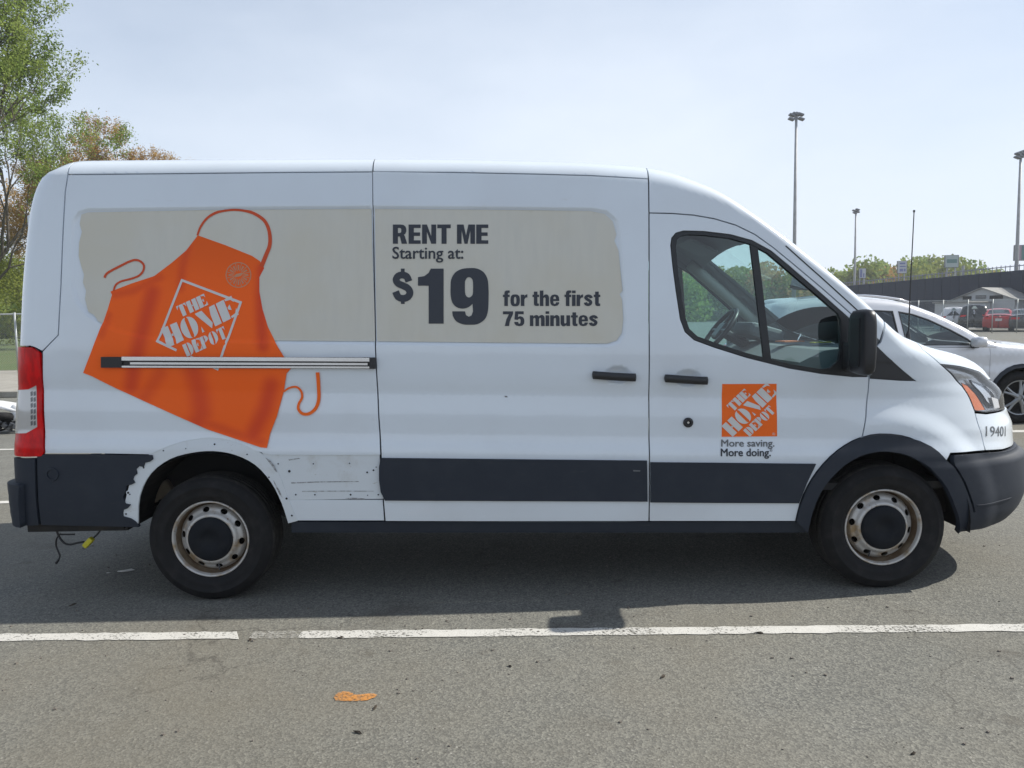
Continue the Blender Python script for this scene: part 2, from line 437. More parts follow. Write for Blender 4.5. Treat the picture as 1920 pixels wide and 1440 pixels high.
def text_mesh(body):
    if body not in _txt_cache:
        c = bpy.data.curves.new('lettering', 'FONT'); c.body = body; c.resolution_u = 3
        o = bpy.data.objects.new('lettering', c); COL.objects.link(o)
        dg = bpy.context.evaluated_depsgraph_get(); me = bpy.data.meshes.new_from_object(o.evaluated_get(dg))
        v = [(p.co.x, p.co.y) for p in me.vertices]; f = [tuple(p.vertices) for p in me.polygons]
        COL.objects.unlink(o); bpy.data.objects.remove(o); bpy.data.curves.remove(c); bpy.data.meshes.remove(me)
        _txt_cache[body] = (v, f)
    return _txt_cache[body]
def lettering(name, skin, body, x0, y0, x1, y1, material, parent, bold=0.0, off=0.002, slant=0.0):
    v, f = text_mesh(body)
    ax0, ax1 = min(p[0] for p in v), max(p[0] for p in v); ay0, ay1 = min(p[1] for p in v), max(p[1] for p in v)
    cor = [skin.uv(x0, y1), skin.uv(x1, y1), skin.uv(x1, y0), skin.uv(x0, y0)]
    wpx = x1 - x0; hpx = y1 - y0
    ofs = [(0, 0)]
    if bold: ofs += [(bold * math.cos(k * PI / 4), bold * 0.8 * math.sin(k * PI / 4)) for k in range(8)]
    V = []; F = []; N = []
    for k, (ox, oy) in enumerate(ofs):
        b = len(V)
        for p in v:
            a = (p[0] - ax0) / (ax1 - ax0); c = (p[1] - ay0) / (ay1 - ay0)
            a = (a * (wpx - 2 * bold) + bold + ox) / wpx; c = (c * (hpx - 1.6 * bold) + 0.8 * bold + oy) / hpx
            q = bilerp(cor, a, c); n = skin.N(*q); V.append(skin.P(*q) + n * (off + 0.00025 * k)); N.append(n)
        F += [tuple(i + b for i in t) for t in f]
    return mesh_obj(name, V, F, material, parent, normals=N, world=True)
def ribbon(pts, wid):
    """closed polygon around a polyline; wid a number or list"""
    k = len(pts); L_ = []; R_ = []
    for i, p in enumerate(pts):
        a = Vector(pts[max(i - 1, 0)]); b = Vector(pts[min(i + 1, k - 1)]); d = (b - a).normalized(); n = Vector((-d.y, d.x))
        h = (wid[0] + (wid[1] - wid[0]) * i / (k - 1)) / 2 if hasattr(wid, '__len__') else wid / 2
        L_.append((p[0] + n.x * h, p[1] + n.y * h)); R_.append((p[0] - n.x * h, p[1] - n.y * h))
    return L_, R_
def print_ribbon(name, skin, pts_px, wid, material, parent, off=0.0022):
    L_, R_ = ribbon(pts_px, wid); V = []; F = []; N = []
    for a, b in zip(L_, R_):
        for q in (a, b):
            t = skin.uv(*q); n = skin.N(*t); V.append(skin.P(*t) + n * off); N.append(n)
    F = []
    for i in range(len(L_) - 1):
        q = (2 * i, 2 * i + 2, 2 * i + 3, 2 * i + 1)
        F.append(q)
    o = mesh_obj(name, V, F, material, parent, normals=N, world=True)
    return o

# stencil letters in a unit cell, each a list of separate pieces
def arcp(cx, cy, rx, ry, a0, a1, n=14): return [(cx + rx * math.cos(math.radians(a0 + (a1 - a0) * i / n)), cy + ry * math.sin(math.radians(a0 + (a1 - a0) * i / n))) for i in range(n + 1)]
def rc(a, b, c, d): return [(a, b), (c, b), (c, d), (a, d)]
STEN = {
 'H': [rc(0, 0, .43, 1), rc(.57, 0, 1, 1), rc(.45, .44, .55, .56)],
 'O': [arcp(.46, .5, .46, .53, 90, 270) + [(.40, .06)] + [(.40, .94)], arcp(.54, .5, .46, .53, -90, 90) + [(.60, .94), (.60, .06)]],
 'M': [[(0, 0), (.12, 0), (.06, .30)], [(0, 1), (.34, 1), (.62, .22), (.50, -.02), (.02, .92)], [(.66, 0), (1, 0), (1, 1), (.72, 1), (.66, .60)]],
 'E': [rc(0, 0, .5, 1), [(.55, 1), (1, 1), (1, .66), (.86, .84), (.55, .90)], [(.55, .46), (.72, .36), (.72, .66), (.55, .56)], [(.55, 0), (1, 0), (1, .36), (.84, .14), (.55, .10)]],
 'T': [rc(.29, 0, .71, 1), [(0, 1), (.24, 1), (.24, .90), (.12, .84), (0, .64)], [(.76, 1), (1, 1), (1, .64), (.88, .84), (.76, .90)]],
 'D': [rc(0, 0, .43, 1), arcp(.50, .5, .5, .5, -90, 90) + [(.55, .92), (.55, .08)]],
 'P': [rc(0, 0, .46, 1), arcp(.52, .70, .48, .30, -90, 90) + [(.56, .93), (.56, .47)]],
}
def stencil_logo(name, skin, corners_px, material, parent, off):
    """three words set along the diagonal of a square; corners BL, BR, TR, TL"""
    cor = [skin.uv(*c) for c in corners_px]; r2 = math.sqrt(2)
    polys = []
    for word, a0, a1, b0, b1, wts in (('THE', .47, .94, .185, .36, (1, 1.05, .9)), ('HOME', .13, 1.31, -.14, .15, (1.0, 1.0, 1.25, 1.0)), ('DEPOT', .35, 1.03, -.36, -.185, (1.1, .95, .9, 1.1, 1.0))):
        tot = sum(wts); a = a0
        for ch, wt in zip(word, wts):
            cw = (a1 - a0) * wt / tot
            for piece in STEN[ch]:
                q = []
                for (x, y) in piece:
                    aa = a + cw * (0.03 + 0.93 * x); bb = b0 + (b1 - b0) * y
                    q.append(bilerp(cor, (aa - bb) / r2, (aa + bb) / r2))
                polys.append((q, []))
            a += cw
    return print_polys(name, skin, polys, material, parent, off, step=.012)

# crisp heavy sans glyphs, cap height 1
def _sup(cx, cy, rx, ry, n=28, e=.72): return [(cx + rx * math.copysign(abs(math.cos(2 * PI * i / n)) ** e, math.cos(2 * PI * i / n)), cy + ry * math.copysign(abs(math.sin(2 * PI * i / n)) ** e, math.sin(2 * PI * i / n))) for i in range(n)]
def _ribpoly(pts, w_):
    a_, b_ = ribbon(catmull(pts, 3), w_); return a_ + b_[::-1]
_n_arch = [(.2, 0), (.2, .48), (.23, .54), (.27, .56), (.30, .54), (.32, .49), (.32, 0), (.52, 0), (.52, .54), (.49, .66), (.42, .74), (.33, .75), (.25, .71), (.2, .64)]
HEAVY = {
 'R': (.66, [([(0, 0), (.23, 0), (.23, .38), (.32, .38), (.40, 0), (.65, 0), (.55, .38), (.50, .46), (.57, .53), (.61, .64), (.61, .78), (.57, .90), (.48, .98), (.36, 1), (0, 1)], [[(.23, .56), (.23, .82), (.33, .82), (.38, .77), (.38, .61), (.33, .56)]])]),
 'E': (.56, [([(0, 0), (.55, 0), (.55, .18), (.24, .18), (.24, .41), (.52, .41), (.52, .59), (.24, .59), (.24, .82), (.55, .82), (.55, 1), (0, 1)], [])]),
 'N': (.64, [([(0, 0), (.22, 0), (.22, .62), (.42, 0), (.64, 0), (.64, 1), (.42, 1), (.42, .38), (.22, 1), (0, 1)], [])]),
 'T': (.60, [([(.19, 0), (.42, 0), (.42, .81), (.61, .81), (.61, 1), (0, 1), (0, .81), (.19, .81)], [])]),
 'M': (.82, [([(0, 0), (.21, 0), (.21, .70), (.34, 0), (.48, 0), (.61, .70), (.61, 0), (.82, 0), (.82, 1), (.52, 1), (.41, .42), (.30, 1), (0, 1)], [])]),
 'o': (.53, [(_sup(.265, .365, .265, .385), [_sup(.265, .365, .068, .225)])]),
 'n': (.52, [([(0, 0)] + _n_arch + [(.2, .73), (0, .73)], [])]),
 'h': (.52, [([(0, 0)] + _n_arch + [(.2, 1), (0, 1)], [])]),
 'u': (.52, [([(.52 - x_, .73 - y_) for x_, y_ in [(0, 0)] + _n_arch + [(.2, .73), (0, .73)]], [])]),
 'm': (.81, [([(0, 0), (.19, 0), (.19, .48), (.22, .55), (.25, .56), (.28, .55), (.305, .5), (.305, 0), (.505, 0), (.505, .48), (.53, .55), (.56, .56), (.59, .55), (.615, .5), (.615, 0), (.815, 0), (.815, .54), (.79, .67), (.72, .745), (.62, .75), (.54, .71), (.49, .64), (.45, .72), (.36, .75), (.26, .72), (.19, .64), (.19, .73), (0, .73)], [])]),
 'i': (.20, [(rc(0, 0, .2, .73), []), (rc(0, .83, .2, 1), [])]),
 'r': (.36, [([(0, 0), (.2, 0), (.2, .42), (.24, .51), (.30, .55), (.37, .55), (.37, .75), (.30, .74), (.24, .69), (.2, .62), (.2, .73), (0, .73)], [])]),
 't': (.36, [([(.08, .13), (.11, .04), (.19, 0), (.30, 0), (.36, .01), (.36, .16), (.30, .16), (.28, .19), (.28, .58), (.37, .58), (.37, .73), (.28, .73), (.28, .93), (.08, .93), (.08, .73), (0, .73), (0, .58), (.08, .58)], [])]),
 'f': (.37, [([(.08, 0), (.28, 0), (.28, .58), (.38, .58), (.38, .73), (.28, .73), (.28, .80), (.31, .85), (.38, .85), (.38, 1), (.30, 1.01), (.18, 1.0), (.10, .93), (.08, .82), (.08, .73), (0, .73), (0, .58), (.08, .58)], [])]),
 'e': (.52, [([(.33, .24), (.33, .19), (.30, .14), (.26, .13), (.21, .15), (.19, .22), (.19, .32), (.52, .32), (.52, .42), (.50, .58), (.43, .70), (.27, .75), (.10, .70), (.02, .57), (0, .38), (.02, .17), (.10, .04), (.26, -.01), (.42, .03), (.50, .13), (.52, .24)], [[(.19, .45), (.33, .45), (.33, .52), (.30, .60), (.26, .61), (.21, .58), (.19, .52)]])]),
 's': (.50, [(_ribpoly([(.41, .51), (.37, .61), (.25, .655), (.13, .60), (.11, .52), (.19, .43), (.32, .34), (.385, .25), (.34, .13), (.24, .085), (.12, .13), (.085, .23)], .18), [])]),
 '7': (.57, [([(.10, 0), (.34, 0), (.38, .30), (.46, .56), (.56, .82), (.56, 1), (0, 1), (0, .80), (.33, .80), (.19, .45)], [])]),
 '5': (.57, [([(.0, .28), (.22, .28), (.23, .19), (.28, .16), (.33, .19), (.35, .26), (.35, .40), (.33, .47), (.28, .50), (.23, .47), (.21, .42), (.01, .44), (.05, 1), (.52, 1), (.52, .81), (.22, .81), (.21, .60), (.26, .65), (.34, .67), (.46, .62), (.54, .50), (.56, .34), (.54, .16), (.45, .03), (.28, -.01), (.11, .03), (.02, .14)], [])]),
}
def heavy_text(name, skin, body, x0, y0, x1, y1, material, parent, off):
    tot = 0; gl_ = []
    for ch in body:
        if ch == ' ': tot += .24; continue
        gl_.append((ch, tot)); tot += HEAVY[ch][0] + .055
    tot -= .055; cor = [skin.uv(x0, y1), skin.uv(x1, y1), skin.uv(x1, y0), skin.uv(x0, y0)]; polys = []
    f = lambda lp, o_: [bilerp(cor, (x_ + o_) / tot, y_) for x_, y_ in lp]
    for ch, o_ in gl_:
        for outer, holes in HEAVY[ch][1]: polys.append((f(outer, o_), [f(h_, o_) for h_ in holes]))
    return print_polys(name, skin, polys, material, parent, off)
# ------------------------------------------------------------------ THE VAN
VYC = 1.03
van_base = Curve1([(.10, .06), (.36, .022), (.44, .010), (.55, .002), (.80, .0), (.835, .004), (.875, .013), (.92, .0175), (1.0, .018), (1.108, .0262), (1.135, .0278), (1.19, .0228), (1.25, .0205), (1.36, .021), (1.43, .026), (1.6, .042), (2.0, .085), (2.3, .125), (2.6, .165)])
_tops = [(20, 309), (85, 305), (130, 303), (400, 300), (700, 298.5), (850, 299.5), (960, 302), (1060, 304.5), (1130, 308), (1215, 316), (1255, 325), (1290, 338), (1320, 351), (1350, 367), (1400, 402), (1450, 440), (1500, 481), (1560, 531), (1612, 577), (1640, 602), (1668, 624), (1700, 640), (1725, 650), (1760, 659), (1790, 668), (1830, 684), (1862, 704), (1900, 735)]
def _tp(p):
    q = at_y(p[0], p[1], 0.24 if p[0] < 1640 else 0.24 + 0.2 * sstep(1640, 1860, p[0])); return (q.x, q.z)
van_ztop = Curve1([_tp(p) for p in _tops])
XA, XB, XC = at_y(1230, 400, .2).x, at_y(1420, 440, .2).x, at_y(1700, 640, .2).x
def van_R(x):
    r = 0.10 + (0.055 - 0.10) * sstep(XA, XB, x); return r + (0.11 - 0.055) * sstep(XC - 0.35, XC, x)
_rear = [(41, 900), (41, 640), (40, 560), (42, 430), (45, 385), (52, 350), (64, 326), (84, 307)]
van_xr = Curve1([(at_y(a, b, 0.13).z, at_y(a, b, 0.13).x) for a, b in _rear] + [(0, at_y(41, 900, .13).x)])
_nose = [(1862, 704), (1881, 735), (1889, 775), (1899, 800), (1901, 842), (1917, 856), (1919, 905), (1908, 940), (1880, 970), (1830, 992)]
VX0, VM, VN, VU0, VUE = 2.6, 5.0, 2.4, 3.9, 5.4
def _calib(a, b):
    z = at_y(a, b, 0.35).z; W = VYC - van_base(z)
    def sil(xf):
        m = -1e9
        for k in range(60):
            ph = 0.2 + (PI / 2 - 0.2) * k / 59
            m = max(m, project(Vector((VX0 + (xf - VX0) * math.sin(ph) ** (2 / VM), VYC - W * math.cos(ph) ** (2 / VN), z)))[0])
        return m
    lo, hi = 4.0, 6.0
    for _ in range(30):
        mid = (lo + hi) / 2
        if sil(mid) < a: lo = mid
        else: hi = mid
    return (z, lo)
_xfp = [_calib(*p) for p in _nose]
van_xf = Curve1(_xfp + [(1.5, _xfp[0][1] - 0.02), (3.0, _xfp[0][1] - 0.02), (0.1, _xfp[-1][1])])
VW = [Vector((0, 0.05, 0.347)), Vector((3.75, 0.05, 0.347))]     # wheel centres
RECESS = None; BOWLS = []
def van_relief(x, z):
    y = .0005 * math.sin(6.3 * x + 2.1 * z + 1.0) * math.sin(4.7 * z + 1.3 * x) + .0004 * math.sin(17 * x + 3 * z) * math.sin(13 * z)
    if RECESS and 1.2 < z < 2.35 and x < 2.7:
        d = sdist((x, z), RECESS)
        if d < 0.012: y += 0.010 * (1 - sstep(-0.016, 0.012, d))
    if x > 3.2 and z < 1.25:
        r = math.hypot(x - 3.75, z - 0.347)
        f = (1 - sstep(0.58, 0.70, r)) * sstep(3.45, 3.85, x)
        y -= 0.020 * f
    for bx, bz, rx, rz, dep in BOWLS:
        q = ((x - bx) / rx) ** 2 + ((z - bz) / rz) ** 2
        if q < 1: y += dep * (1 - q) ** 1.5
    return y
VAN = Skin(van_base, van_ztop, van_R, van_xr, van_xf, VYC, VX0, VM, VN, VU0, VUE, 0.13, slope=0.0286, xs=1.7, relief=van_relief,
           crown=lambda x: 0.05 + 0.05 * sstep(XA, XB + .3, x) - 0.05 * sstep(XC - .2, XC + .3, x))
_rec = [(165, 393), (400, 390), (700, 388), (950, 390), (1110, 392), (1138, 397), (1155, 412), (1163, 440), (1170, 540), (1173, 600), (1170, 628), (1160, 642), (1140, 648), (900, 646), (700, 643), (450, 641), (340, 640), (270, 634), (215, 621), (165, 592), (143, 566), (135, 535), (134, 450), (138, 412), (148, 398)]
RECESS = [VAN.uv(*p) for p in _rec]
if area(RECESS) < 0: RECESS = RECESS[::-1]
for (bx, by) in ((1158, 703), (1290, 709)):
    q = VAN.uv(bx, by); BOWLS.append((q[0], q[1], 0.078, 0.052, 0.026))
rec_pts = [p for d in (-.020, -.012, -.004, .004, .012, .018) for p in offset_loop(resample(RECESS, .03), d)]
bowl_pts = [(b[0] + b[2] * r * math.cos(a * PI / 8), b[1] + b[3] * r * math.sin(a * PI / 8)) for b in BOWLS for r in (.25, .5, .75, .95, 1.05) for a in range(16)]

van = empty('cargo_van', (1.9, VYC, 0), 0, 'white medium-roof rental cargo van with orange apron graphic and missing rear cladding', 'van')
pn = lambda *a, **k: panel(a[0], VAN, *a[1:], **k)
X = lambda pts, s=0: px(VAN, pts, s)

# seams
SEAM_T = X([(127, 327), (250, 326), (400, 324.5), (550, 323), (699, 322)])
SEAM_T2 = X([(699, 322), (850, 323), (1000, 326), (1110, 329), (1216, 335)])
SEAM_D = X([(127, 327), (122, 360), (118, 430), (114, 530), (109, 628), (79, 659)])
SEAM_Q = X([(699, 322), (701, 480), (704, 640), (706, 700), (710, 780), (714, 845), (718, 930), (722, 978)])
SEAM_B = X([(1217, 335), (1217, 400), (1217, 600), (1217, 800), (1217, 978)])
DOOR_T = X([(1217, 399), (1260, 400), (1300, 403), (1340, 410), (1380, 422), (1415, 439), (1450, 464), (1490, 497), (1540, 539), (1590, 583), (1622, 612), (1640, 630)])
U127 = SEAM_T[0][0]; U699 = SEAM_T[-1][0]; U1217 = SEAM_B[0][0]
UREAR = van_xr(1.4) + 0.13 - 0.13 * PI / 2
UCEN = van_xr(1.4) + 0.13 - 0.13 * (PI / 2) - (VYC - 0.13 - 0.03)

def tops(u0, u1, n=10): return [(u0 + (u1 - u0) * i / n, VAN.vmax(u0 + (u1 - u0) * i / n) - 1e-4) for i in range(n + 1)]

# roof rails and roof
rr = pn('roof_rail', SEAM_T + tops(U699, U127), M['paint'], van, gv=.012)
pn('roof_rail', SEAM_T2 + tops(U1217, U699), M['paint'], van, gv=.012)
# cab roof side and A pillar
ap_end = X([(1655, 641), (1668, 626)])
pillar_loop = DOOR_T + X([(1650, 640)]) + [(VAN.uv(1668, 627)[0], VAN.vmax(VAN.uv(1668, 627)[0]) - 1e-4)] + tops(VAN.uv(1668, 627)[0] - .01, U1217, 24)
pn('roof_pillar', pillar_loop, M['paint'], van, gu=.03, gv=.012)
print_ribbon('windshield_trim', VAN, catmull([(1473, 461), (1510, 494), (1546, 526), (1590, 566), (1612, 586), (1642, 613)], 4), 2.4, M['gasket'], van, off=.0015)
UWS = VAN.uv(1468, 459)[0]; UWB = VAN.uv(1672, 632)[0]; UHD = VAN.uv(1712, 652)[0]
cap('roof', VAN, UREAR + .06, UWS, -1.006, 1.006, M['paint'], van, 40, 14)
cap('windshield', VAN, UWS, UWB, -.90, .90, M['windshield'], van, 20, 14)
cap('windshield_pillar', VAN, UWS, UWB, -1.012, -.90, M['paint'], van, 20, 2)
cap('windshield_pillar', VAN, UWS, UWB, .90, 1.012, M['paint'], van, 20, 2)
cap('cowl', VAN, UWB, UHD, -1.01, 1.01, M['black'], van, 4, 12)
hood = cap('hood', VAN, UHD, VUE, -1.006, 1.006, M['paint'], van, 36, 14)

# rear corner pillar, quarter panel
zt = VAN.uv(60, 650)[1]
corner = SEAM_D + X([(66, 652), (56, 649)]) + [(UREAR, zt), (UREAR, 1.7), (UREAR, 2.2), (UREAR, VAN.vmax(UREAR) - .06)] + tops(UREAR + .06, U127, 10)
cp = pn('rear_pillar', corner, M['paint'], van, gu=.02, gv=.03)
ARCH_R = [(258, 984), (261, 930), (282, 888), (318, 861), (360, 849), (400, 846), (440, 853), (478, 872), (508, 905), (528, 945), (540, 982)]
arch_in = X(ARCH_R, 3)
FL_OUT = [(232, 984), (240, 930), (256, 885), (286, 852), (330, 833), (365, 825), (400, 822), (440, 829), (475, 845), (500, 866), (519, 890), (532, 925), (554, 978)]
fl_out = X(FL_OUT, 3)
k0 = min(range(len(fl_out)), key=lambda i: abs(fl_out[i][1] - VAN.uv(286, 853)[1]) + (1 if fl_out[i][0] > 0 else 0))
k1 = min(range(len(fl_out)), key=lambda i: abs(fl_out[i][1] - VAN.uv(490, 855)[1]) + (1 if fl_out[i][0] < 0 else 0))
q_left = X([(79, 659), (80, 720), (83, 800), (84, 851)])
quarter_loop = SEAM_T + SEAM_Q[1:5] + X([(714, 854), (600, 854.5), (505, 854)]) + fl_out[k0:k1][::-1] + X([(284, 853), (180, 851)]) + q_left[::-1] + SEAM_D[::-1][1:-1]
quarter = pn('quarter_panel', quarter_loop, M['paint'], van, extra=rec_pts, avoid=RECESS, gu=.05, gv=.014)
flange_loop = fl_out[6:] + arch_in[::-1]
fl_wide = [((a - .0) * 1.022, .347 + (b - .347) * 1.022) for a, b in fl_out]
fl = pn('wheel_arch_flange', fl_wide + arch_in[::-1], M['bare'], van, off=-.0035, gap=0, gu=.02, gv=.02, label='bare wheel arch flange with its cladding torn off')
bare = pn('bare_lower_panel', X([(490, 848), (600, 850), (711, 850), (713, 900), (718, 936), (556, 938), (532, 938), (522, 905), (508, 882)]), M['bare'], van, off=-.007, gap=0, gu=.03, gv=.02, flange=.02, label='bare lower body panel with empty rivet holes')
pn('lower_sill_panel', X([(545, 937), (640, 937), (718, 937), (721, 978), (640, 978), (545, 978), (535, 955), (530, 937)]), M['paint'], van, off=-.0065, gv=.01)
# rivet holes
def hole(parent, x_, y_, r, ring=True):
    q = VAN.uv(x_, y_); n = VAN.N(*q); p = VAN.P(*q) - n * (.0062 if parent is bare else .0033); a = n.orthogonal().normalized(); b = n.cross(a)
    m = MB(); k = 12
    for rr_, h, mi in (((r * 1.9, r * 1.1), .0012, 0), ((r, 0), .002, 1)):
        m.m = mi; o_ = []; 
        for j in range(k):
            t = 2 * PI * j / k; o_.append(p + n * h * .6 + (a * math.cos(t) + b * math.sin(t)) * rr_[0])
        i_ = [p + n * h + (a * math.cos(2 * PI * j / k) + b * math.sin(2 * PI * j / k)) * max(rr_[1], 1e-5) for j in range(k)]
        m.add(o_ + i_, [(j, (j + 1) % k, k + (j + 1) % k, k + j) for j in range(k)])
    return m.build('rivet_hole', [M['paint'], M['black']], parent)
for x_, y_, r in ((306, 845, 2), (348, 841, 1.5), (402, 833, 2.6), (463, 852, 2), (504, 895, 2), (269, 877, 2.5), (240, 924, 3), (243, 927, 2), (236, 964, 2.5), (537, 935, 3), (547, 967, 2.6)):
    hole(fl, x_, y_, r / 470)
for x_, y_, r in ((521, 870, 2), (542, 884, 3.5), (587, 870, 2), (655, 869, 2), (688, 886, 2.5), (700, 882, 2.5), (705, 876, 1.6), (554, 928, 2.2), (590, 928, 2.2), (657, 928, 2.6), (689, 929, 1.5), (709, 928, 2.2)):
    hole(bare, x_, y_, r / 470)
scr = mat('scrape_dirt', (.24, .245, .25), .8, noise=[(50, (.5, .52, .54), .45, .6, ONE)])
for lp_ in ([(645, 935), (660, 933.6), (684, 935), (683, 937), (660, 937)], [(497, 858), (506, 863), (514, 873), (520, 886), (516, 884), (508, 872)], [(540, 862), (560, 859), (562, 860.5), (542, 864)], [(545, 905), (600, 903), (672, 902.5), (672, 904), (600, 905), (546, 907)], [(512, 900), (524, 920), (530, 934), (525, 930), (516, 912)], [(566, 921), (640, 920.5), (700, 921), (700, 922), (640, 922), (566, 922.5)]):
    print_polys('scrape_mark', VAN, [(X(lp_), [])], scr, bare, off=-.0058 if lp_[0][0] > 530 else -.0022)
# torn lower rear cladding
jag = [(286, 853), (288, 861), (281, 866), (272, 868), (270, 876), (262, 874), (256, 880), (258, 888), (252, 893), (250, 899), (254, 905), (247, 909), (238, 910), (236, 922), (231, 932), (236, 944), (246, 946), (240, 953), (230, 957), (232, 968), (246, 972), (255, 978), (262, 988)]
clad = pn('rear_cladding', X([(70, 852), (180, 852), ] + jag + [(160, 986), (78, 984), (72, 930)]), M['plastic'], van, off=.006, gap=.001, gu=.04, gv=.03, label='black lower rear cladding with a torn front edge')
q = VAN.uv(99, 889); n = VAN.N(*q); P0 = VAN.P(*q) + n * .006
m = MB(); m.lathe([(.038, 0), (.036, -.006), (.026, -.006), (.024, .002), (0, .002)], 20, 'Y', P0); m.build('parking_sensor_plug', M['plastic'], clad)
# rear bumper
zb0, zb1 = VAN.uv(60, 858)[1], VAN.uv(60, 985)[1]
bz = [VAN.uv(60, 905)[1], VAN.uv(60, 960)[1]]
bump = pn('rear_bumper', X([(68, 858), (70, 930), (76, 984), (50, 985)]) + [(UREAR, zb1 + .03), (UREAR, bz[0]), (UREAR, zb0 - .005)], M['plastic'], van, off=.012, gu=.02, gv=.02)
pn('bumper_step', [(VAN.uv(50, 906)[0], bz[0]), (VAN.uv(54, 984)[0], zb1), (UCEN, zb1), (UCEN, bz[0])], M['plastic'], van, off=.05, gu=.05, gv=.03)
pn('rear_door', [(UREAR - .005, zb0), (UREAR - .005, 2.25), (UCEN, 2.25), (UCEN, zb0)], M['paint'], van, gu=.08, gv=.08)
hz = VAN.uv(45, 420)
m = MB(); m.box(VAN.P(UREAR + .02, hz[1]) + Vector((0, -.012, 0)), (.05, .06, .12), bev=.008); m.build('door_hinge', M['paint'], van, world=True)
# tail lamps
ut = UREAR - .03
tl = pn('tail_lamp', X([(60, 650), (77, 662), (79, 700), (81, 780), (84, 848), (80, 856), (58, 857)]) + [(ut, VAN.uv(55, 857)[1]), (ut, VAN.uv(55, 649)[1])], M['redlens'], van, off=.010, gu=.02, gv=.03)
pn('reverse_lens', X([(70, 722), (71, 760), (72, 800), (52, 812)]) + [(ut + .01, VAN.uv(52, 816)[1]), (ut + .01, VAN.uv(52, 735)[1])] + X([(56, 730)]), M['clearlens'], tl, off=.0125, gap=0, flange=.004, gu=.02, gv=.02)
for r_ in range(6):
    for c_ in range(2):
        pn('reflector_cell', X([(60 + c_ * 5.5, 735 + r_ * 11), (64 + c_ * 5.5, 733 + r_ * 11), (64.5 + c_ * 5.5, 741 + r_ * 11), (60.5 + c_ * 5.5, 743 + r_ * 11)]), M['lampdark'], tl, off=.0135, gap=0, flange=0, rnd=False, grid=False, mirror=False)

# sliding door with its moulding, handle and print
slide = pn('sliding_door', SEAM_T2 + SEAM_B[1:] + X([(1100, 978), (900, 978.5)]) + SEAM_Q[::-1], M['paint'], van, extra=rec_pts + bowl_pts, avoid=RECESS, gu=.05, gv=.014)
mould = pn('side_moulding', X([(714, 858), (960, 860.5), (1213, 863), (1213.5, 900), (1214, 940), (960, 939), (722, 938), (714, 922), (711, 900), (711, 875)]), M['plastic'], slide, off=.014, gap=.001, gv=.02, lip=.006)
# track
TRK = [(193, 679)]
def bar_on_skin(name, x0, y0, x1, y1, h, o0, o1, material, parent, n=20):
    """box lying on the skin between two pixel points, h px high, from o0 to o1 proud"""
    V = []; F = []
    for i in range(n + 1):
        t = i / n; x_ = x0 + (x1 - x0) * t; y_ = y0 + (y1 - y0) * t
        for dy in (-h / 2, h / 2):
            q = VAN.uv(x_, y_ + dy); nn = VAN.N(*q); p = VAN.P(*q); p = Vector((p.x, min(p.y, .033), p.z))
            V += [p + nn * o0, p + nn * o1]
    for i in range(n):
        a = 4 * i; b = a + 4
        F += [(a + 1, a + 3, b + 3, b + 1), (a, a + 1, b + 1, b), (a + 3, a + 2, b + 2, b + 3), (a + 2, a, b, b + 2)]
    F += [(0, 2, 3, 1), (4 * n, 4 * n + 1, 4 * n + 3, 4 * n + 2)]
    return mesh_obj(name, V, F, material, parent, world=True)
tr = bar_on_skin('door_track', 232, 679, 704, 680.5, 21, -.004, .012, M['black'], van)
bar_on_skin('track_rail', 232, 672, 700, 674, 7, .010, .024, M['chrome'], tr)
bar_on_skin('track_rail', 246, 681, 690, 682.5, 4, .010, .013, M['chrome'], tr)
bar_on_skin('track_rail', 232, 687, 700, 688.5, 3.4, .010, .022, M['chrome'], tr)
bar_on_skin('track_end', 193, 679, 232, 679, 20, 0, .022, M['black'], tr, 3)
bar_on_skin('track_end', 694, 680.5, 705, 680.5, 21, 0, .0245, M['black'], tr, 3)
def handle(x0, y0, x1, y1, parent):
    c = [VAN.uv(x0 + 8, y0), VAN.uv((x0 + x1) / 2, (y0 + y1) / 2), VAN.uv(x1 - 8, y1)]
    pts = [VAN.P(*c[0]) + Vector((-.02, -.012, 0)), VAN.P(*c[0]) + Vector((0, -.026, 0)), VAN.P(*c[1]) + Vector((0, -.046, 0)), VAN.P(*c[2]) + Vector((0, -.03, 0)), VAN.P(*c[2]) + Vector((.02, -.014, 0))]
    pts = [Vector(p) for p in catmull(pts, 4)]
    V = []; F = []; k = 10
    for i, p in enumerate(pts):
        t = i / (len(pts) - 1); g = min(1, 6 * min(t, 1 - t) + .45)
        V += [p + Vector((0, .013 * math.cos(2 * PI * j / k), .022 * g * math.copysign(abs(math.sin(2 * PI * j / k)) ** .6, math.sin(2 * PI * j / k)))) for j in range(k)]
    for i in range(len(pts) - 1):
        F += [(i * k + j, i * k + (j + 1) % k, (i + 1) * k + (j + 1) % k, (i + 1) * k + j) for j in range(k)]
    F += [tuple(range(k))[::-1], tuple((len(pts) - 1) * k + j for j in range(k))]
    o = mesh_obj('door_handle', V, F, M['black'], parent, smooth=True, world=True)
    return o
handle(1109, 703, 1193, 707, slide)

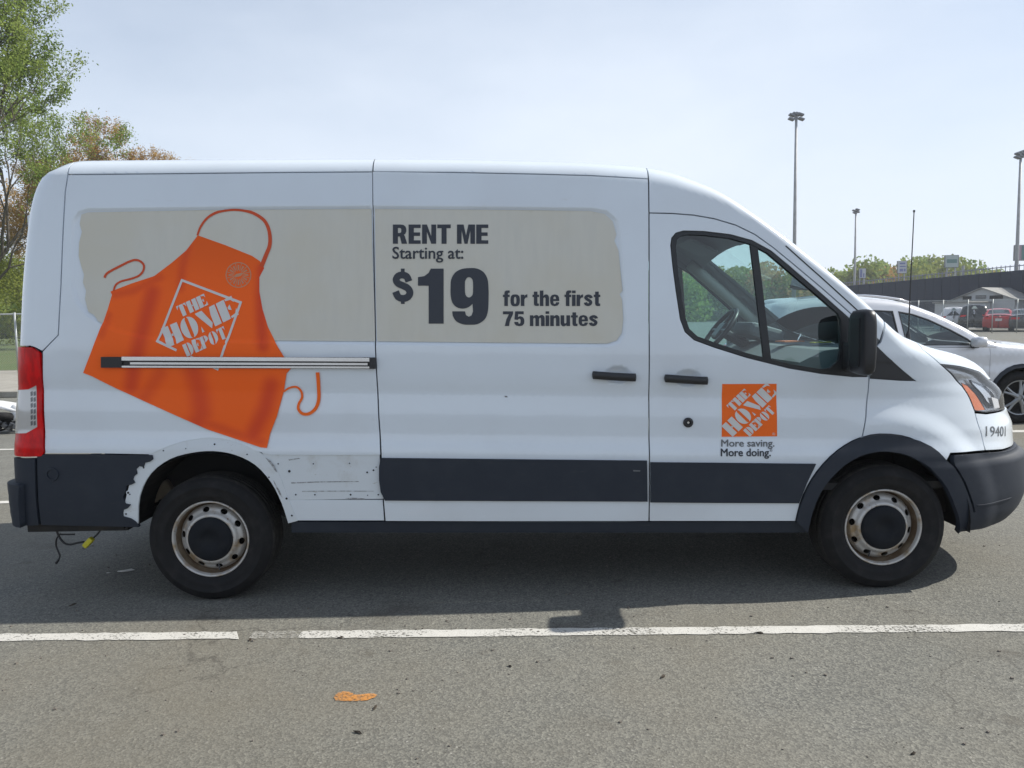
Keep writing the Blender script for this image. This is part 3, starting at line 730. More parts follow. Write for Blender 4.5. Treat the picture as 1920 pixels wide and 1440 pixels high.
# front door
WIN = [(1258, 460), (1260, 446), (1268, 437), (1282, 433), (1320, 434), (1370, 440), (1410, 451), (1445, 470), (1480, 499), (1530, 542), (1580, 586), (1612, 615), (1624, 640), (1627, 706), (1600, 706), (1540, 700), (1480, 690), (1400, 670), (1340, 651), (1302, 637), (1285, 622), (1276, 598), (1268, 545), (1262, 500)]
win = X(WIN)
DOOR_F = X([(1640, 630), (1642, 660), (1630, 706), (1628, 735), (1624, 780), (1617, 820), (1612, 838)])
arch_fo = [(1492, 978), (1500, 945), (1514, 912), (1532, 884), (1556, 857), (1584, 835), (1615, 820), (1650, 814), (1690, 817), (1725, 828), (1758, 848), (1784, 874), (1803, 904), (1815, 935), (1822, 962)]
arch_fi = [(1513, 998), (1522, 960), (1536, 925), (1556, 897), (1582, 872), (1612, 855), (1650, 847), (1690, 851), (1724, 865), (1752, 888), (1773, 915), (1787, 948), (1793, 998)]
afo = X(arch_fo, 2); afi = X(arch_fi, 2)
ia = 12
door = pn('front_door', DOOR_T + DOOR_F[1:] + afo[:ia + 1][::-1] + X([(1400, 978), (1300, 978)]) + SEAM_B[::-1][:-1], M['paint'], van, holes=[win], extra=bowl_pts, gu=.05, gv=.014)
gl_in = [(1268, 464), (1270, 450), (1277, 443), (1290, 440), (1320, 441), (1370, 447), (1408, 458), (1440, 475), (1475, 505), (1520, 543), (1572, 588), (1577, 600), (1577, 655), (1573, 676), (1556, 690), (1540, 692), (1480, 682), (1402, 662), (1344, 643), (1308, 630), (1293, 616), (1285, 592), (1277, 545), (1271, 500)]
glin = X(gl_in)
pn('window_frame', win, M['gasket'], door, holes=[glin], off=-.002, gap=.001, gv=.03, flange=.03)
pn('window_glass', glin, M['winglass'], door, off=-.016, gap=-.004, flange=0, rnd=False, gv=.06, gu=.1)
pn('window_divider', X([(1407, 452), (1421, 458), (1447, 680), (1433, 676)]), M['gasket'], door, off=-.006, gap=0, gv=.04, flange=.03)
pn('door_moulding', X([(1219, 866), (1380, 867.5), (1529, 869), (1512, 905), (1497, 943), (1360, 942.5), (1219, 941.5)]), M['plastic'], door, off=.014, gap=.001, gv=.02, lip=.006)
handle(1244, 709, 1327, 713, door)
q = VAN.uv(1290, 792); P0 = VAN.P(*q)
m = MB(); m.lathe([(.027, .004), (.027, -.008), (.021, -.012), (.014, -.012), (.012, -.006), (0, -.006)], 24, 'Y', P0); m.build('lock_plug', M['black'], door, smooth=False)
m = MB(); m.lathe([(.007, -.006), (.006, -.0085), (0, -.0085)], 12, 'Y', P0); m.build('lock_barrel', M['chrome'], door)

# fender, scuttle trim, arch trim
HOODL = X([(1730, 655), (1748, 669), (1764, 683)])
HLT = X([(1764, 683), (1800, 687), (1838, 698), (1862, 712)])
HLR = X([(1764, 683), (1785, 702), (1804, 724), (1818, 746), (1828, 771)])
tri = X([(1640, 646), (1662, 668), (1690, 693), (1717, 714), (1690, 713), (1631, 709), (1634, 680)])
uF = VAN.uv(1668, 628)[0]; uF2 = VAN.uv(1726, 651)[0]
fender_loop = X([(1652, 641)]) + [(uF + .005, VAN.vmax(uF + .005) - 1e-4)] + tops(uF + .03, uF2, 5) + HOODL + HLR[1:] + X([(1836, 800), (1848, 845), (1815, 848), (1783, 850), (1776, 864)]) + afo[ia:ia + 11][::-1] + DOOR_F[1:][::-1][1:-1] + X([(1643, 650)])
fender = pn('front_fender', fender_loop, M['paint'], van, holes=[tri], gu=.03, gv=.014)
cow = pn('scuttle_trim', tri, M['black'], fender, off=-.004, gap=.0, gu=.02, gv=.02, flange=.02)
pn('trim_slot', X([(1640, 665), (1650, 674), (1640, 672)]), M['gasket'], cow, off=.001, gap=0, grid=False, flange=.0, mirror=False, rnd=False)
pn('trim_slot', X([(1639, 667), (1662, 669), (1674, 680), (1640, 677)]), M['black'], cow, off=.006, gap=0, flange=.01)
pn('wheel_arch_trim', afo + afi[::-1], M['plastic'], van, off=.016, gap=.0008, gu=.025, gv=.02, lip=.008)
# hood side, headlamp, nose, front bumper
uH = VAN.uv(1862, 712)[0]
z775 = VAN.uv(1850, 774)[1]
hz0 = HLT[-1][1]
hoodside = HOODL + HLT[1:] + [(VUE - .02 - .3, hz0 - .03)] + tops(VUE - .32, uF2, 14)
pn('hood_side', hoodside, M['paint'], hood, gu=.025, gv=.010)
uL = VAN.uv(1882, 772)[0]
lampl = HLR + X([(1850, 774)]) + [(uL + .05, z775 - .002), (uL + .10, z775 + .08), (uL + .04, hz0 - .03)] + HLT[::-1][:-1]
hl = pn('headlamp', lampl, M['lamphouse'], van, off=-.03, gap=.002, gu=.03, gv=.02, rnd=False, flange=0)
pn('lamp_lens', lampl, M['lens'], hl, off=.001, gap=.002, gu=.03, gv=.02, rnd=False, flange=0)
pn('lamp_bezel', lampl, M['black'], hl, holes=[offset_loop(lampl if area(lampl) > 0 else lampl[::-1], .009)], off=-.003, gap=.002, gu=.03, gv=.02, rnd=False, flange=.03)
pn('turn_reflector', X([(1806, 717), (1818, 722), (1836, 742), (1852, 768), (1832, 770), (1822, 748)]), M['amber'], hl, off=-.014, gap=0, gu=.02, gv=.02, flange=.012)
pn('lamp_reflector', X([(1822, 712), (1850, 722), (1868, 742), (1866, 765), (1854, 752), (1838, 730)]), M['chrome'], hl, off=-.02, gap=0, gu=.02, gv=.02, flange=.01)
pn('lamp_bulb_cover', X([(1862, 744), (1874, 748), (1878, 764), (1868, 765)]), M['white_vinyl'], hl, off=-.008, gap=0, gu=.02, gv=.02, flange=.01)
nzt = [(VUE - .25, z775 + .10), (VUE, z775 + .10)]
zb_ = VAN.uv(1880, 842)[1]
nose_loop = X([(1829, 774), (1836, 800), (1848, 845), (1880, 843)]) + [(VUE - .28, zb_ - .005), (VUE - .28, z775 - .01)] + [(uL + .05, z775 - .006)] + X([(1850, 776)])
nose = pn('nose_panel', nose_loop, M['paint'], van, gu=.03, gv=.02)
pn('grille', [(VUE - .275, zb_ + .0), (VUE, zb_ + .0), (VUE, hz0 - .035), (VUE - .34, hz0 - .035), (uL + .11, z775 + .06), (uL + .06, z775)], M['black'], van, off=-.01, gap=.002, gu=.05, gv=.03)
for k in range(3):
    zz = zb_ + .05 + k * .075
    pn('grille_bar', [(VUE - .26, zz), (VUE, zz), (VUE, zz + .03), (VUE - .26, zz + .03)], M['chrome'], van, off=.005, gap=.0, gu=.06, gv=.02)
zlow = VAN.uv(1820, 990)[1]
bmp = X([(1785, 853), (1815, 851), (1848, 848.5), (1880, 846)]) + [(VUE - .28, zb_ - .01), (VUE, zb_ - .01), (VUE, zlow + .02)] + X([(1850, 984), (1815, 992), (1796, 995)]) + X([(1797, 960), (1824, 958), (1818, 935), (1806, 903), (1787, 873)])
fb = pn('front_bumper', bmp, M['plastic'], van, off=.016, gap=.002, gu=.03, gv=.016)
g0 = VAN.uv(1824, 945)[1]; g1 = VAN.uv(1895, 930)[1]
pn('bumper_crease', X([(1828, 945), (1860, 940), (1890, 931), (1890, 933), (1860, 942.5), (1828, 947.5)]), M['plastic'], fb, off=.021, gap=0, flange=.006, gv=.01)
# sills and underbody
sill = pn('rocker_sill', X([(545, 981), (800, 981), (1100, 981), (1300, 981), (1512, 981), (1512, 1001), (1100, 1001), (545, 1001)]), M['plastic'], van, off=-.015, gap=0, gv=.01, flange=.06)
zt_ = 2.3
m = MB(); m.box((1.87, VYC, .45), (2.72, 1.94, .14)); m.box((-.75, VYC, .47), (.56, 1.9, .14)); m.box((4.28, VYC, .45), (.30, 1.5, .16)); m.box((4.52, VYC, .44), (.24, 1.1, .12)); m.box((4.2, VYC, .75), (.44, 1.25, .5)); m.box((0, VYC, .66), (.98, 1.1, .1)); m.box((3.75, VYC, .66), (.92, 1.1, .1))  # boxes filling the nose are added, unseen, to block sun leaking through
m.tube([(0, .3, .347), (0, 2 * VYC - .3, .347)], .05, 10); m.tube([(3.75, .3, .347), (3.75, 2 * VYC - .3, .347)], .04, 10)
for yy in (.42, 1.64): m.box((0, yy, .44), (1.2, .07, .035)); m.box((-.40, yy, .42), (.07, .05, .16))
m.build('underbody', M['dark'], van, world=True)
for wx in (0, 3.75):
    for sgn in (0, 1):
        m = MB(); k = 24; R_ = .475; yy0, yy1 = .035, .44
        V = []; 
        for j in range(k + 1):
            a = PI * (.04 + .92 * j / k if wx == 0 else -.03 + 1.06 * j / k); V += [Vector((wx + R_ * math.cos(a), y_ if not sgn else 2 * VYC - y_, .36 + R_ * math.sin(a))) for y_ in (yy0, yy1)]
        F = [(2 * j, 2 * j + 1, 2 * j + 3, 2 * j + 2) for j in range(k)]
        F.append(tuple(2 * j + 1 for j in range(k + 1)))
        mesh_obj('wheel_well_liner', V, F, M['dark'], van, world=True)
m = MB(); P0 = at_y(300, 922, .42); m.box(P0, (.16, .06, .09), Matrix.Rotation(-.5, 3, 'Y'), bev=.015); m.build('bump_stop', mat('dusty_tan', (.20, .165, .12), .8), van, world=True)

# ------------------------------------------------------------------ wheels of the van
def make_steel_wheel():
    r = bpy.data.objects.new('wheel', None)
    ty = MB(); prof = [(.205, .020), (.218, .004), (.235, -.010), (.245, -.015), (.248, -.018), (.262, -.019), (.290, -.019), (.293, -.022), (.300, -.022), (.303, -.018), (.322, -.010), (.338, .004), (.345, .014)]
    tp2 = [(.345, .014), (.349, .022), (.351, .030)]
    for g in range(4):
        y0 = .036 + g * .036; tp2 += [(.352, y0), (.352, y0 + .026), (.344, y0 + .0275), (.344, y0 + .0345)]
    tp2 += [(.352, .18), (.350, .195), (.345, .207), (.335, .220), (.30, .235), (.25, .23), (.21, .21)]
    ty.lathe(prof, 72); t_ = ty.build('tyre', M['rubber'], r, smooth=True); tr_ = MB(); tr_.lathe(tp2, 72); tr_.build('tread', M['tread'], t_, smooth=True)
    rm = MB(); rm.lathe([(.206, .028), (.214, .012), (.217, .004), (.213, -.001), (.207, .001), (.2035, .012), (.2005, .024)], 64)
    R0 = rm.build('rim', M['rim'], r, smooth=True)
    bw_ = MB(); bw_.lathe([(.2005, .024), (.198, .045), (.196, .085), (.186, .085), (.1835, .064)], 64); bw_.lathe([(.19, .085), (.19, .2)], 48); bw_.build('rim_well', M['barrel'], R0, smooth=True)
    # disc with vent holes, cut in polar coordinates then wrapped
    prof_d = Curve1([(.124, .006), (.132, .004), (.140, .010), (.150, .026), (.172, .040), (.186, .062)])
    n = 10; V = []; F = []
    for k in range(n):
        a0 = 2 * PI * k / n; w_ = 2 * PI / n; Rm = .160
        outer = resample([(0, .124), (w_ * Rm, .124), (w_ * Rm, .186), (0, .186)], .008)
        holep = [(w_ * Rm / 2 + .0195 * math.cos(t * PI / 8), Rm + .003 + .0135 * math.sin(t * PI / 8)) for t in range(16)]
        pts_ = [p for p in [(w_ * Rm * i / 12, .124 + .062 * j / 9) for i in range(1, 12) for j in range(1, 9)] if sdist(p, holep) > .003]
        vs, fs = cdt([outer, holep], pts_); b = len(V)
        for (s_, rad) in vs:
            a = a0 + s_ / Rm; V.append(Vector((rad * math.cos(a), prof_d(rad), rad * math.sin(a))))
        F += [tuple(i + b for i in f) for f in fs]
        hb = len(V)
        for t in range(16):
            for dy in (0, .008):
                a = a0 + holep[t][0] / Rm; rad = holep[t][1]; V.append(Vector((rad * math.cos(a), prof_d(rad) + dy, rad * math.sin(a))))
        F += [(hb + 2 * t, hb + 2 * t + 1, hb + 2 * ((t + 1) % 16) + 1, hb + 2 * ((t + 1) % 16)) for t in range(16)]
    F = [f[::-1] for f in F]
    mesh_obj('disc', V, F, M['rim'], R0, smooth=True)
    hc = MB(); hc.lathe([(.125, .012), (.123, -.004), (.115, -.012), (.085, -.017), (.05, -.018), (.046, -.013), (0, -.013)], 48); hc.build('hub_cap', M['hubcap'], r, smooth=True)
    dr = MB(); dr.lathe([(.185, .10), (.0, .10)], 32); dr.lathe([(.15, .06), (.15, .12)], 32); dr.build('brake_drum', M['dark'], r)
    m_ = MB(); P_ = (.150 * math.cos(-.9), .022, .150 * math.sin(-.9)); m_.tube([P_, (P_[0] * 1.22, .008, P_[2] * 1.22)], .004, 6); m_.build('valve_stem', M['black'], r)
    return r
wh = make_steel_wheel()
COL.objects.link(wh); wh.parent = van
first = True
for (wx, side, rot, st) in ((0, 0, .45, 0), (3.75, 0, 1.1, 0.0), (0, 1, .2, 0), (3.75, 1, .7, 0)):
    o = wh if first else copy_tree(wh, van)
    first = False
    o.location = Vector((wx, .052 if side == 0 else 2 * VYC - .052, .349)) - van.location
    o.rotation_euler = (0, rot, 0) if side == 0 else (0, rot, PI)

# ------------------------------------------------------------------ mirrors, antenna, cab interior
def mirror_housing(sgn):
    c = at_y(1622, 642, -.17); c.y = -.17
    V = []; F = []; k = 20; rows = 9
    prof = [(-.08, .50), (-.074, .75), (-.06, .91), (-.035, .98), (.0, 1.0), (.04, 1.0), (.11, .95), (.135, .85), (.14, .0)]
    for yo, s_ in prof:
        for j in range(k):
            a = 2 * PI * j / k; ca, sa = math.cos(a), math.sin(a)
            V.append(Vector((c.x + 0.036 * s_ * math.copysign(abs(ca) ** .5, ca) + .012 * yo, c.y + yo if sgn == 0 else 2 * VYC - (c.y + yo), c.z + .172 * (0.25 + .75 * s_ if s_ > 0 else 0) * math.copysign(abs(sa) ** .45, sa))))
    for i in range(len(prof) - 1): F += [(i * k + j, i * k + (j + 1) % k, (i + 1) * k + (j + 1) % k, (i + 1) * k + j) for j in range(k)]
    F.append(tuple(range(k))[::-1])
    if sgn: F = [f[::-1] for f in F]
    mo = mesh_obj('side_mirror', V, F, M['black'], van, smooth=True, world=True)
    m_ = MB(); yb = .02 if sgn == 0 else 2 * VYC - .02
    m_.box((c.x + .005, yb, c.z - .08), (.07, .16, .16), bev=.02); m_.build('mirror_arm', M['black'], mo)
    m_ = MB(); m_.box((c.x - .037, c.y + .035 if sgn == 0 else 2 * VYC - c.y - .035, c.z), (.004, .10, .25), bev=.001); m_.build('mirror_glass', M['gasket'], mo)
mirror_housing(0); mirror_housing(1)
pa = at_y(1702, 636, .22); pb = at_y(1714, 394, .25)
m = MB(); m.tube([pa + Vector((0, 0, -.03)), pa + Vector((0.0, 0, .03)), pa + Vector((.004, 0, .05))], [.018, .012, .005], 10); m.tube([pa + Vector((.004, 0, .045)), (pa + pb) / 2, pb], [.0042, .0034, .0028], 8); m.tube([pb + Vector((-.0005, 0, -.012)), pb], .006, 8)
m.build('antenna', M['black'], van, world=True)

# interior: headliner, dashboard, wheel, seats, bulkhead
cap('headliner', VAN, U1217 - .1, UWS + .02, -1.02, 1.02, M['headliner'], van, 12, 8, off=-.07)
ZD = 1.16
m = MB()
dp = [(3.28, .80), (3.25, 1.12), (3.31, 1.27), (3.45, 1.335), (3.70, 1.355), (3.97, 1.33), (3.99, .8)]
V = []; 
for (x_, z_) in dp: V += [Vector((x_, .16, z_)), Vector((x_, 2 * VYC - .16, z_))]
m.add(V, [(2 * i, 2 * i + 1, 2 * i + 3, 2 * i + 2) for i in range(len(dp) - 1)] + [tuple(2 * i for i in range(len(dp)))])
dash = m.build('dashboard', M['interior'], van, smooth=False, world=True)
m = MB(); m.box((3.50, 1.5, 1.41), (.26, .42, .10), Matrix.Rotation(.3, 3, 'Y'), bev=.03); m.build('instrument_cowl', M['interior'], dash)
swc = Vector((3.22, 1.50, 1.43)); rot = Matrix.Rotation(math.radians(-52), 3, 'Y')
V = []; F = []; k1_, k2_ = 36, 10
for i in range(k1_):
    a = 2 * PI * i / k1_
    for j in range(k2_):
        b = 2 * PI * j / k2_; rr_ = .185 + .017 * math.cos(b)
        V.append(swc + rot @ Vector((rr_ * math.cos(a), rr_ * math.sin(a), .017 * math.sin(b))))
F = [(i * k2_ + j, ((i + 1) % k1_) * k2_ + j, ((i + 1) % k1_) * k2_ + (j + 1) % k2_, i * k2_ + (j + 1) % k2_) for i in range(k1_) for j in range(k2_)]
sw = mesh_obj('steering_wheel', V, F, M['black'], van, smooth=True, world=True)
m = MB(); m.box(swc + rot @ Vector((0, 0, -.01)), (.14, .16, .05), rot, bev=.02)
for a in (0, PI, -PI / 2): m.tube([swc, swc + rot @ Vector((.18 * math.sin(a), .18 * math.cos(a), 0))] if False else [swc, swc + rot @ Vector((.18 * math.cos(a + PI / 2), .18 * math.sin(a + PI / 2), 0))], .014, 6)
m.tube([swc, swc + Vector((.25, 0, -.14))], .035, 8)
m.build('wheel_hub', M['black'], sw)
m = MB(); m.box((2.02, VYC, 1.35), (.04, 1.76, 1.75)); m.build('bulkhead', M['headliner'], van, world=True)
for yy in (.5, 1.52):
    m = MB(); m.box((2.5, yy, .82), (.50, .50, .16), bev=.05); m.box((2.24, yy, 1.18), (.15, .50, .66), Matrix.Rotation(-.2, 3, 'Y'), bev=.05); m.box((2.16, yy, 1.62), (.11, .28, .20), Matrix.Rotation(-.15, 3, 'Y'), bev=.04); m.build('seat', M['interior'], van, smooth=False, world=True)
m = MB(); m.box((3.0, VYC, .58), (2.2, 1.9, .04)); m.build('cab_floor', M['dark'], van, world=True)
pr = at_y(1508, 532, 1.03)
m = MB(); m.box(pr, (.05, .23, .085), Matrix.Rotation(.25, 3, 'Y') @ Matrix.Rotation(.3, 3, 'Z'), bev=.02); m.tube([pr, pr + Vector((.06, 0, .10))], .012, 6); rv = m.build('rear_view_mirror', M['black'], van, world=True)
m = MB(); m.box(pr + Vector((-.027, -.005, 0)), (.004, .20, .065), Matrix.Rotation(.25, 3, 'Y') @ Matrix.Rotation(.3, 3, 'Z')); m.build('mirror_glass', M['chrome'], rv)
m = MB()
for yy in (.55, 1.5): m.box((3.05, yy, 2.03), (.22, .42, .02), Matrix.Rotation(.45, 3, 'Y'), bev=.008)
m.build('sun_visor', M['headliner'], van, world=True)
# inner trims
pn('pillar_lining', pillar_loop, M['headliner'], van, off=-.035, gap=-.012, flange=0, rnd=False, gu=.06, gv=.03)
pn('door_lining', DOOR_T + DOOR_F[1:] + afo[:ia + 1][::-1] + SEAM_B[::-1][:-1], M['interior'], door, holes=[glin], off=-.045, gap=.006, flange=0, rnd=False, gu=.08, gv=.05)
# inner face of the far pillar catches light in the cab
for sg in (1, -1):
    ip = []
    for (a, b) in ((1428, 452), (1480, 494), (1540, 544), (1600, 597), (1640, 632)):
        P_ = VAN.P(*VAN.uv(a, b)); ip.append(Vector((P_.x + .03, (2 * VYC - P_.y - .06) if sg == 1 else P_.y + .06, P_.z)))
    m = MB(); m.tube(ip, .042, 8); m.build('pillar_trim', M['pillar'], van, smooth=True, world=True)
m = MB(); m.box((3.50, .85, 1.365), (.15, .10, .008), Matrix.Rotation(.3, 3, 'Z')); m.build('orange_patch', mat('patch_orange', (.75, .22, .10), .7), van, world=True)  # flat orange patch on top of the dashboard
m = MB(); m.box((3.60, .60, 1.365), (.13, .04, .006), Matrix.Rotation(.35, 3, 'Z')); m.build('yellow_patch', mat('patch_yellow', (.65, .6, .12), .7), van, world=True)  # narrow flat yellow patch on top of the dashboard

# ------------------------------------------------------------------ print on the van
beL = X([(166, 398), (400, 393), (697, 391)]) + X([(699, 480), (702, 560), (704, 641)]) + X([(450, 639), (350, 638), (270, 632), (215, 619), (184, 603), (176, 590), (166, 585), (160, 560), (162, 545), (156, 530), (158, 515), (153, 500), (148, 480), (149, 455), (154, 435), (150, 420), (153, 402)])
pn('beige_decal', beL, M['beige'], quarter, off=.0048, gap=.001, flange=0, rnd=False, extra=rec_pts, avoid=RECESS, gu=.05, gv=.02, mirror=False)
beR = X([(703, 391), (950, 393), (1106, 395), (1134, 401), (1149, 415), (1156, 440), (1152, 452), (1160, 470), (1163, 500), (1168, 545), (1162, 552), (1167, 562), (1169, 600), (1166, 625), (1156, 639), (1138, 645), (900, 643), (707, 641), (705, 560)])
pn('beige_decal', beR, M['beige'], slide, off=.0048, gap=.001, flange=0, rnd=False, extra=rec_pts, avoid=RECESS, gu=.05, gv=.02, mirror=False)
heavy_text('rent_lettering', VAN, 'RENT ME', 737, 421.5, 916, 457.5, M['navy'], slide, .0068)
lettering('rent_lettering', VAN, 'Starting at:', 736, 463, 869, 493, M['navy'], slide, bold=.45, off=.0066)
heavy_text('rent_lettering', VAN, 'for the first', 943, 545, 1125, 574, M['navy'], slide, .0068)
heavy_text('rent_lettering', VAN, '75 minutes', 943, 584, 1121, 611.5, M['navy'], slide, .0068)
one = [(808, 504), (832, 504), (832, 607), (804, 607), (804, 536), (784, 536), (784, 520), (796, 518), (804, 512)]
nine = catmull([(849, 592), (855, 602), (867, 608), (880, 609), (895, 608), (908, 600), (914, 588), (916, 570), (916, 540), (914, 523), (907, 511), (895, 504), (880, 503), (865, 505), (853, 512), (846, 525), (845, 540), (845, 552), (848, 567), (856, 576), (868, 579), (879, 576), (886, 570)], 3) + [(887, 584), (884, 592), (879, 594), (874, 591), (872, 584), (848, 584)]
nine_h = catmull([(872, 528), (872, 548), (875, 556), (880, 558), (885, 555), (887, 548), (887, 530), (885, 523), (880, 520), (875, 522), (872, 528)], 2)[:-1]
print_polys('price_lettering', VAN, [(X(one), []), (X(nine), [X(nine_h)])], M['navy'], slide, off=.0070, step=.02)
spx = catmull([(767, 528), (763, 519), (755, 516), (747, 518), (743, 525), (747, 532), (756, 536), (765, 541), (769, 549), (765, 557), (756, 560), (747, 557), (742, 547)], 3)
print_ribbon('price_lettering', VAN, spx, 13, M['navy'], slide, off=.0070)
print_polys('price_lettering', VAN, [(X(rc(752, 504, 759, 510)), []), (X(rc(752, 565.8, 759, 570)), [])], M['navy'], slide, off=.0070)

# apron print
apron_px = [(371.7, 441.7), (423, 460), (473, 480), (488, 490), (496, 503), (487, 520), (487, 547), (493, 580), (503, 613), (517, 643), (532, 667), (547, 690), (538, 700), (533, 733), (520, 780), (507, 813), (501, 840), (490, 839), (457, 828), (390, 805), (340, 783), (273, 753), (223, 730), (173, 705), (157, 699), (173, 657), (190, 613), (203, 580), (211, 553), (208, 547), (247, 532), (290, 518), (323, 493), (350, 470)]
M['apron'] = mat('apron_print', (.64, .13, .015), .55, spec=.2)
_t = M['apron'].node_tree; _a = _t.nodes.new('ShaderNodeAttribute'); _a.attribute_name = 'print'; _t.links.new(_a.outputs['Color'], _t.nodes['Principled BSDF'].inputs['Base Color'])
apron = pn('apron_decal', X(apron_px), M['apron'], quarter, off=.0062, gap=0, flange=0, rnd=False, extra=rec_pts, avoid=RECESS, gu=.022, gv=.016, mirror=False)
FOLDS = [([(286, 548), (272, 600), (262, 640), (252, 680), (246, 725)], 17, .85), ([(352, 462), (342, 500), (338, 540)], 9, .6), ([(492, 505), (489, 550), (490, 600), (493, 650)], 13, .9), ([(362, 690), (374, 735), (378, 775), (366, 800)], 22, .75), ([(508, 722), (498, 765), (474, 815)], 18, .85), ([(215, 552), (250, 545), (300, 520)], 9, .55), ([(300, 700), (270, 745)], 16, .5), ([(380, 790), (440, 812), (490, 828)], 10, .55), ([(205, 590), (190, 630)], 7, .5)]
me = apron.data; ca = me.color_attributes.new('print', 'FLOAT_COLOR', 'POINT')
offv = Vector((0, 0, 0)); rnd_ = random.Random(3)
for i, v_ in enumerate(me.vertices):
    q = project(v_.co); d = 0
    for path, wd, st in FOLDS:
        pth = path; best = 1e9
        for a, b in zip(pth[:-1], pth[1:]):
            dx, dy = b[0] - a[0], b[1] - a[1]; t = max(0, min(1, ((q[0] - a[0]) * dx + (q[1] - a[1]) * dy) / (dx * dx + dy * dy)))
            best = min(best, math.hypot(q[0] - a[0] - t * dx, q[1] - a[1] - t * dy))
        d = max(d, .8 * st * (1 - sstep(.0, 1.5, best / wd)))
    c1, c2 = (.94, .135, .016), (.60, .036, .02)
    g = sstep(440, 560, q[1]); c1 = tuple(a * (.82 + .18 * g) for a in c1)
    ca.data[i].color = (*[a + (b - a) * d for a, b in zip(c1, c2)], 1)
M['strap'] = mat('strap_print', (.60, .085, .03), .5, spec=.2)
print_ribbon('apron_strap', VAN, catmull([(371, 442), (377, 426), (390, 409), (410, 398), (440, 393.5), (470, 398), (493, 411), (503, 426), (507, 445), (506, 462), (499, 480), (491, 500)], 4), (3.6, 8), M['strap'], apron, off=.0072)
print_ribbon('apron_tie', VAN, catmull([(197, 521), (203, 512), (225, 500), (247, 489.5), (260, 488.5), (270, 496), (270, 507), (262, 517), (247, 523), (228, 528), (218, 535), (214, 546)], 4), (4.5, 3.5), M['strap'], apron, off=.0072)
print_ribbon('apron_tie', VAN, catmull([(533, 734), (543, 727), (556, 725), (565, 733), (567, 745), (561, 757), (560, 767), (568, 775.5), (580, 775.5), (592, 766), (598, 750), (598, 725), (596, 698)], 4), (3.2, 7), M['orange'], apron, off=.0072)
lc = [(293, 641), (410, 695), (455, 566), (341, 523)]
cor = [VAN.uv(*c) for c in lc]
fr_o = [(0, 0), (1, 0), (1, 1), (0, 1)]; 
t_ = .035
print_polys('logo_frame', VAN, [([bilerp(cor, *p) for p in resample([(0, 0), (0, 1), (1, 1), (1, 0), (.55, 0), (.55, t_), (1 - t_, t_), (1 - t_, 1 - t_), (t_, 1 - t_), (t_, t_), (.33, t_), (.33, 0)], .1)], [])], M['white_vinyl'], apron, off=.0080)
stencil_logo('logo_lettering', VAN, lc, M['white_vinyl'], apron, .0086)
# round wheel emblem on the apron bib
polys = []; ec = (448, 516)
def ringseg(r0, r1, a0, a1, n=8): return [(ec[0] + r0 * math.cos(a0 + (a1 - a0) * i / n), ec[1] + r0 * math.sin(a0 + (a1 - a0) * i / n)) for i in range(n + 1)] + [(ec[0] + r1 * math.cos(a1 + (a0 - a1) * i / n), ec[1] + r1 * math.sin(a1 + (a0 - a1) * i / n)) for i in range(n + 1)]
for k in range(12):
    polys.append((X(ringseg(22.3, 24, 2 * PI * k / 12, 2 * PI * (k + 1) / 12)), []))
    a = 2 * PI * (k + .5) / 12; d_ = (math.cos(a), math.sin(a)); nn = (-d_[1], d_[0])
    polys.append((X([(ec[0] + d_[0] * r + nn[0] * s_, ec[1] + d_[1] * r + nn[1] * s_) for r, s_ in ((7, -.6), (22.2, -.6), (22.2, .6), (7, .6))]), []))
    a = 2 * PI * k / 12; d_ = (math.cos(a), math.sin(a)); nn = (-d_[1], d_[0])
    polys.append((X([(ec[0] + d_[0] * r + nn[0] * s_, ec[1] + d_[1] * r + nn[1] * s_) for r, s_ in ((9, -.7), (18.5, -1.7), (18.5, 1.7), (9, .7))]), []))
polys.append((X([(ec[0] + x_, ec[1] + y_) for x_, y_ in ((-9, 3), (-4, -2), (5, -4), (9, -3), (4, 2), (-4, 4))]), []))
print_polys('wheel_emblem', VAN, polys, M['pinkprint'], apron, off=.0080)
# door logo, slogan and unit number
sq = [(1353, 819), (1457, 818), (1456, 719.5), (1354, 720)]
pn('logo_square', X(sq), M['orange'], door, off=.0014, gap=0, flange=0, rnd=False, gu=.03, gv=.014, mirror=False)
stencil_logo('logo_lettering', VAN, sq, M['white_vinyl'], door, .0034)
lettering('slogan_lettering', VAN, 'More saving.', 1352, 824, 1452, 842, M['greyprint'], door, bold=.35)
lettering('slogan_lettering', VAN, 'More doing.', 1351, 841, 1445, 860, M['navy'], door, bold=.45)
lettering('slogan_lettering', VAN, '®', 1443, 842, 1448, 847, M['navy'], door)
lettering('logo_mark', VAN, '®', 1448, 811, 1453, 816, M['white_vinyl'], door)
lettering('unit_number', VAN, '19401', 1848, 799, 1885, 818, M['greyprint'], nose, bold=.0)
# scuffs and chips on the sliding door
scuff = mat('scuff_marks', (.17, .17, .18), .7)
print_polys('paint_chip', VAN, [(X([(946, 742), (951, 742.5), (952, 745), (947, 745)]), [])], scuff, slide, off=.0012)
print_polys('paint_chip', VAN, [(X([(1186, 880), (1200, 881), (1199, 883), (1187, 883)]), [])], M['greyprint'], slide, off=.0155)
